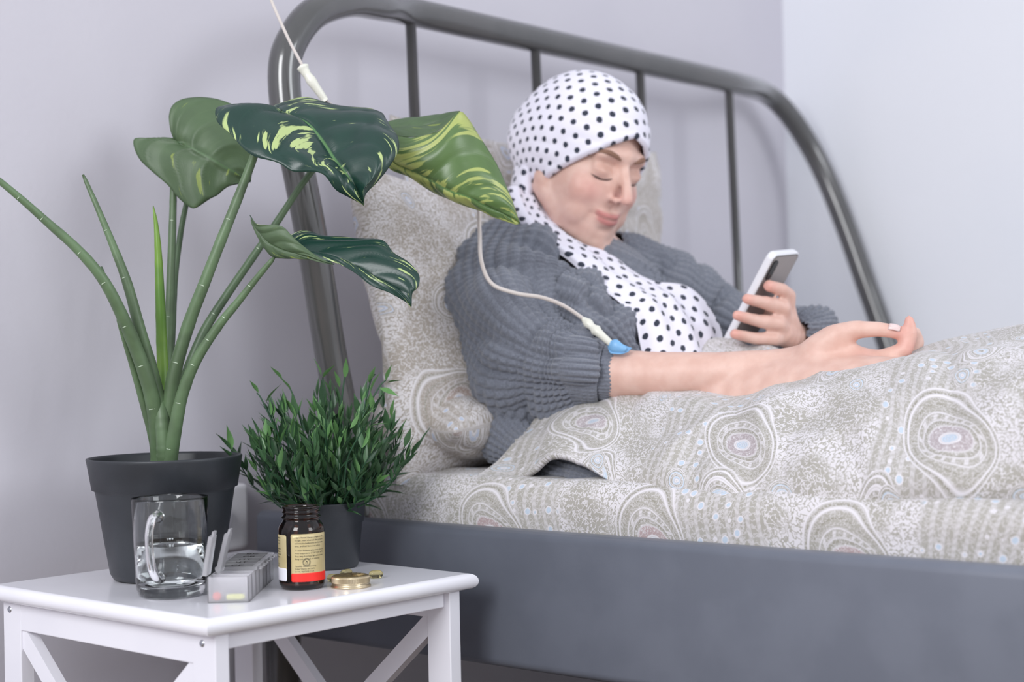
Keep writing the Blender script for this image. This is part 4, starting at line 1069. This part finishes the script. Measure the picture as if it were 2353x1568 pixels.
V, F = knit_tube('cuff', [(1322, 853, 1.937, .034), (1336, 853, 1.932, .0405), (1360, 855, 1.928, .0415), (1377, 857, 1.926, .0400), (1386, 858, 1.925, .0365), (1384, 858, 1.925, .034), (1366, 856, 1.928, .034)], None, seg=220, n=60, rib=.006, amp=.0016, fold=.001, seed=3, endcap=False)
mesh_obj('cuff', V, F, m_knit, sw)
V, F = knit_tube('sleeve', [(1385, 612, 2.345, .052), (1425, 625, 2.36, .057), (1470, 645, 2.39, .062), (1545, 690, 2.41, .064), (1625, 738, 2.42, .062), (1710, 778, 2.38, .056), (1800, 792, 2.32, .050), (1862, 788, 2.25, .044), (1862, 772, 2.18, .036), (1840, 768, 2.14, .029), (1822, 768, 2.125, .024)], None, seg=220, n=260, fold=.006, foldf=26, seed=21, endcap=False)
mesh_obj('sleeve', V, F, m_knit, sw)

# ---- headscarf
m_dots, b = new_mat('polka_dot_cotton')
n = X.nt.nodes.new('ShaderNodeTexCoord'); sp = X.nt.nodes.new('ShaderNodeSeparateXYZ'); X.nt.links.new(n.outputs['UV'], sp.inputs[0])
uu, vv = X(sp.outputs[0]), X(sp.outputs[1]); S1 = .0215; S2 = .0175
row = X.m('FLOOR', vv / S2); fx = (X.m('FRACT', uu / S1 + X.m('FRACT', row * .5)) - .5) * S1; fy = (X.m('FRACT', vv / S2) - .5) * S2
rr = X.m('SQRT', fx * fx + fy * fy); c0 = coords()[0]
rr = rr + (noise(c0, 260, 1) - .5) * .0018
setin(b, Base_Color=mixc(step(rr, .0048, .0040), 'e9e6f2', '2a3040'), Roughness=.8, Sheen_Weight=.2)
bump(b, noise(c0, 1500, 1), .3, .0003)
SC0 = np.array([0, -.014, .020]); SR = np.array([.0845, .1045, .1015])
def scarf_cap():
    nP, nA = 240, 90; V = []; UV = []; ax_n = np.array([0, -.60, .80]); e1 = np.array([1., 0, 0]); e2 = np.cross(ax_n, e1)
    ds = np.array([.62, .34, .71]); ds /= np.linalg.norm(ds); f1 = np.cross(ds, [0, 0, 1.]); f1 /= np.linalg.norm(f1); f2 = np.cross(ds, f1)
    def pt(al, ph):
        d = ax_n * np.cos(al) + (e1 * math.cos(ph) + e2 * math.sin(ph)) * np.sin(al); t = 1 / np.sqrt(((d / SR) ** 2).sum()); return SC0 + d * t, d
    def gp(q):     # signed height over the edge plane, with a lower point behind the ear
        return q[2] - (.052 + (q[1] - .085) * .80 - .40 * abs(q[0]) * smooth(np.array(q[1] + .08) / .06) - .010 * math.exp(-((q[1] + .03) / .04) ** 2))
    for i in range(nP):
        ph = 2 * math.pi * i / nP; lo_, hi_ = .3, 2.6
        for _ in range(24):
            m_ = (lo_ + hi_) / 2
            if gp(pt(m_, ph)[0]) > 0: lo_ = m_
            else: hi_ = m_
        for j in range(nA):
            q, d = pt(lo_ * j / (nA - 1), ph); V.append(q); UV.append(d)
    V = np.array(V); D = np.array(UV); jj = np.tile(np.arange(nA) / (nA - 1), nP)
    nr = (V - SC0) / SR ** 2; nr /= np.linalg.norm(nr, axis=1)[:, None]
    wr = fbm(V, 16, 3, 31) * .0022 + (np.abs(vn(V * [10, 14, 46], 1.0, 8)) - .3) * .0030 * smooth((jj - .55) / .3)
    back = np.exp(-((V[:, 1] + .09) / .05) ** 2 - ((V[:, 2] + .0) / .05) ** 2) * .012
    V = V + nr * (wr + back + .0025 * np.exp(-((jj - .97) / .02) ** 2) - .003 * smooth((jj - .975) / .025))[:, None]
    be = np.arccos(np.clip(D @ ds, -1, 1)); t = D - (D @ ds)[:, None] * ds; t /= np.linalg.norm(t, axis=1)[:, None] + 1e-9
    rad = .098
    uv = np.stack([be * rad * (t @ f1), be * rad * (t @ f2)], 1)
    Wd = HC + V @ HAX
    o = mesh_obj('headscarf', Wd, grid_faces(nP, nA, wrap_u=True), m_dots, person, uv=uv)
    s = o.modifiers.new('t', 'SOLIDIFY'); s.thickness = .0016; s.offset = 0
    return o
scarf = scarf_cap()
def sheet(name, rows, mat, parent, nu=120, nv=60, wr=.003, f=14, seed=0, thick=.0016, uvs=1.0, fold=None, off=0):
    G = np.array([[P(*q) if isinstance(q, tuple) else q for q in r] for r in rows])              # rows x cols
    A_ = np.array([spline(r, nu) for r in G]); B_ = np.stack([spline(A_[:, k], nv) for k in range(nu)], 1)  # nv x nu x 3
    du = np.gradient(B_, axis=1); dv = np.gradient(B_, axis=0); N = np.cross(du, dv); N /= np.linalg.norm(N, axis=2)[..., None] + 1e-9
    if (N.reshape(-1, 3).mean(0) @ (CAM - B_.reshape(-1, 3).mean(0))) < 0: N = -N
    Lu = np.concatenate([np.zeros((nv, 1)), np.cumsum(np.linalg.norm(np.diff(B_, axis=1), axis=2), axis=1)], 1)
    Lv = np.concatenate([np.zeros((1, nu)), np.cumsum(np.linalg.norm(np.diff(B_, axis=0), axis=2), axis=0)], 0)
    q = B_.reshape(-1, 3); h = fbm(q, f, 3, seed) * wr
    if fold is not None: h = h + fold(Lu.ravel(), Lv.ravel(), q)
    q = q + N.reshape(-1, 3) * (h + off)[:, None] if np.ndim(h) else q
    uv = np.stack([np.median(Lu, axis=0)[None, :] * np.ones((nv, 1)) * uvs, Lv * uvs], 2).reshape(-1, 2)
    F = grid_faces(nv, nu)
    f0 = F[len(F) // 2]; fn = np.cross(q[f0[1]] - q[f0[0]], q[f0[2]] - q[f0[0]])
    if fn @ (CAM - q[f0[0]]) < 0: F = [tuple(reversed(g)) for g in F]
    o = mesh_obj(name, q, F, mat, parent, uv=uv)
    s = o.modifiers.new('t', 'SOLIDIFY'); s.thickness = thick; s.offset = -1
    return o
# scarf end: from the nape round the neck and down over the chest; rows run across the cloth
eA = [(1165, 430, 2.26), (1178, 480, 2.21), (1208, 522, 2.165), (1262, 560, 2.135), (1316, 604, 2.11), (1356, 650, 2.09), (1410, 684, 2.07), (1454, 724, 2.045), (1470, 790, 2.03), (1478, 840, 2.02)]
eB = [(1232, 428, 2.28), (1246, 464, 2.235), (1276, 506, 2.195), (1328, 550, 2.175), (1386, 580, 2.17), (1444, 612, 2.165), (1500, 646, 2.155), (1590, 666, 2.15), (1650, 725, 2.11), (1668, 800, 2.09)]
rows_ = [[tuple(np.array(p) * (1 - t) + np.array(q) * t - np.array([0, 0, .045 * (1 - t) + .045 * math.sin(math.pi * min(1, t * 1.15 + .05))])) for p, q in zip(eA, eB)] for t in (0, .18, .4, .62, .84, 1)]
sheet('scarf_end', rows_, m_dots, person, 200, 90, .004, 13, 5, fold=lambda u, v, q: np.sin(v * 110 + u * 16 + vn(q, 9, 2) * 2.0) * .0026 + np.abs(vn(q, 22, 7)) * .003)
# knot bulge at the nape
sheet('scarf_knot', [
    [(1185, 385, 2.28), (1176, 420, 2.27), (1178, 455, 2.26)], [(1198, 378, 2.235), (1190, 418, 2.225), (1192, 462, 2.22)], [(1218, 385, 2.225), (1212, 422, 2.215), (1214, 458, 2.215)], [(1240, 395, 2.24), (1232, 425, 2.235), (1230, 452, 2.24)]],
    m_dots, person, 40, 40, .004, 30, 9)

# ================================================================== DUVET
def folds(u, v, q):
    a = vn(q * [3.2, 3.2, 6], 3.0, 41); b_ = vn(q, 5.0, 42)
    return (np.abs(a) - .3) * -.015 + b_ * .005 + np.abs(vn(np.stack([u * 16 + v * 9, v * 5, u * 0], 1), 1.0, 44)) * .007
duv_rows = [
    [(1108, 1104, 1.90), (1200, 1088, 1.86), (1310, 1058, 1.81), (1440, 1126, 1.735), (1600, 1147, 1.67), (1800, 1159, 1.60), (2050, 1162, 1.53), (2353, 1160, 1.46), (2750, 1150, 1.37)],
    [(1140, 1068, 1.92), (1240, 1040, 1.87), (1345, 1034, 1.81), (1450, 1070, 1.75), (1610, 1085, 1.675), (1810, 1095, 1.605), (2060, 1090, 1.53), (2353, 1080, 1.455), (2750, 1060, 1.365)],
    [(1205, 1000, 1.95), (1300, 975, 1.90), (1390, 985, 1.84), (1480, 998, 1.78), (1640, 990, 1.71), (1830, 985, 1.645), (2080, 950, 1.58), (2353, 930, 1.50), (2750, 900, 1.41)],
    [(1285, 934, 1.985), (1355, 926, 1.95), (1430, 926, 1.905), (1520, 925, 1.845), (1680, 916, 1.785), (1860, 882, 1.735), (2110, 838, 1.67), (2353, 822, 1.59), (2750, 800, 1.50)],
    [(1400, 905, 2.04), (1460, 895, 2.02), (1520, 885, 1.99), (1610, 880, 1.94), (1760, 875, 1.89), (1910, 858, 1.88), (2140, 814, 1.80), (2353, 780, 1.72), (2750, 752, 1.62)],
    [(1520, 805, 2.10), (1575, 785, 2.10), (1640, 780, 2.09), (1720, 800, 2.06), (1830, 815, 2.02), (1960, 830, 1.98), (2160, 815, 1.92), (2353, 790, 1.86), (2750, 760, 1.77)],
    [(1560, 830, 2.22), (1620, 830, 2.24), (1700, 840, 2.24), (1790, 845, 2.22), (1890, 860, 2.2), (2020, 870, 2.15), (2200, 870, 2.1), (2370, 870, 2.02), (2750, 850, 1.95)]]
for r, (bq, zq) in zip(duv_rows, ((1.385, .562), (1.40, .60), (1.47, .66), (1.57, .697), (1.70, .712), (1.86, .70), (2.08, .60))):   # on past the frame to the foot of the bed
    r += [AB(-.10, bq, zq), AB(.40, bq, zq - .01)]
duv = sheet('duvet', duv_rows, m_duvet, None, 560, 230, .004, 10, 17, thick=.007, fold=folds)
tag(duv, 'pale paisley duvet draped over the reclining person\'s legs', 'duvet')

# ================================================================== PHONE
lv = AR * .0545 + AU * .1200 + AF * -.0580; lv *= .144 / np.linalg.norm(lv)
wv = AR * .0445 + AU * .0065 + AF * .0550; lu = lv / np.linalg.norm(lv); wv -= lu * (wv @ lu); wv *= .0715 / np.linalg.norm(wv); wu = wv / np.linalg.norm(wv)
nb_ = np.cross(wu, lu); nb_ = nb_ if nb_ @ (-AF) > 0 else -nb_          # out of the back
Q0 = P(1668, 800, 2.078)
ph_ = thing('phone', 'pale smartphone held upright in the person\'s left hand', 'phone', Q0 - nb_ * .0)
def slab_round(o, w, l, t, rc, r_edge=.0025, dn=0):
    pts = []
    for (cx, cy, a0) in ((w - rc, l - rc, 0), (rc, l - rc, 90), (rc, rc, 180), (w - rc, rc, 270)):
        for a_ in np.linspace(a0, a0 + 90, 9): pts.append((cx, cy, math.radians(a_)))
    V = []; F = []; lay = [(-.0025, 0), (-.0007, .0006), (0, .0025), (0, t - .0025), (-.0007, t - .0006), (-.0025, t)] if t > .006 else [(0, 0), (0, t)]
    for ins, h in lay:
        for cx, cy, a_ in pts: V.append(o + wu * (cx + (rc + ins) * math.cos(a_)) + lu * (cy + (rc + ins) * math.sin(a_)) - nb_ * (h + dn))
    n = len(pts)
    for i in range(len(lay) - 1):
        for j in range(n): F.append((i * n + j, i * n + (j + 1) % n, (i + 1) * n + (j + 1) % n, (i + 1) * n + j))
    F += [tuple(range(n)), tuple(reversed(range((len(lay) - 1) * n, len(lay) * n)))]
    return V, F
v, f = slab_round(Q0, .0715, .144, .0105, .010); mesh_obj('case', v, f, m_phone, ph_)
v, f = slab_round(Q0 + wu * .004 + lu * .004 + nb_ * .0004, .0635, .136, .0012, .008); mesh_obj('back_panel', v, f, m_phoneback, ph_, smooth_=False)
v, f = slab_round(Q0 + wu * .0065 + lu * .106 + nb_ * .0022, .0115, .029, .0022, .0055); mesh_obj('camera_bump', v, f, m_lens, ph_, smooth_=False)
v, f = slab_round(Q0 + wu * .003 + lu * .003 - nb_ * .0100, .0655, .138, .0010, .008); mesh_obj('screen', v, f, m_lens, ph_, smooth_=False)

# ================================================================== IV LINE
iv = thing('iv_line', 'thin clear infusion tube with cream connectors running over the grey sweater to the arm', 'tube', P(650, 60, 1.86))
seg1 = spline([P(600, -60, 1.86), P(625, 5, 1.86), P(650, 62, 1.86), P(672, 108, 1.86), P(698, 156, 1.86)], 30)
tube('tube', seg1, .0019, m_tubepl, iv, 12)
lathe_pts = spline([P(694, 150, 1.86), P(702, 166, 1.86), P(722, 195, 1.86), P(748, 232, 1.865)], 16)
tube('connector', lathe_pts, [.0042, .0072, .0072, .0066, .0058, .0058, .0052, .0052, .0062, .0062, .0056, .0052, .0050, .0048, .0045, .0040], m_conn, iv, 18)
seg2 = spline([P(748, 232, 1.865), P(840, 300, 1.93), P(960, 350, 1.98), P(1060, 400, 1.99), P(1096, 460, 1.96), P(1102, 530, 1.955), P(1106, 600, 1.93), P(1130, 652, 1.918), P(1185, 674, 1.912), P(1245, 684, 1.912), P(1295, 703, 1.916), P(1340, 733, 1.92), P(1352, 742, 1.920)], 120)
tube('tube', seg2, .0026, m_tubepl, iv, 12)
cp = spline([P(1340, 733, 1.92), P(1372, 762, 1.908), P(1412, 797, 1.89)], 14)
tube('connector', cp, [.0030, .0044, .0060, .0060, .0046, .0052, .0072, .0056, .0050, .0046, .0046, .0042, .0040, .0036], m_conn, iv, 18)
cq = spline([P(1402, 792, 1.892), P(1422, 799, 1.887), P(1440, 804, 1.883)], 10)
v, f = tube_vf(cq, [.0050, .0075, .0085, .0085, .0075, .0065, .0055, .0050, .0035, .0020], 18, sq=.6); mesh_obj('catheter_hub', v, f, m_blue, iv)['label'] = 'light blue catheter wings'
# wings flat on the skin
sheet('wing', [[(1395, 790, 1.902), (1420, 788, 1.897), (1452, 800, 1.893)], [(1398, 803, 1.892), (1422, 806, 1.888), (1444, 806, 1.886)], [(1402, 812, 1.888), (1425, 813, 1.884), (1440, 808, 1.884)]], m_blue, iv, 14, 10, 0, 1, 0, thick=.0015)
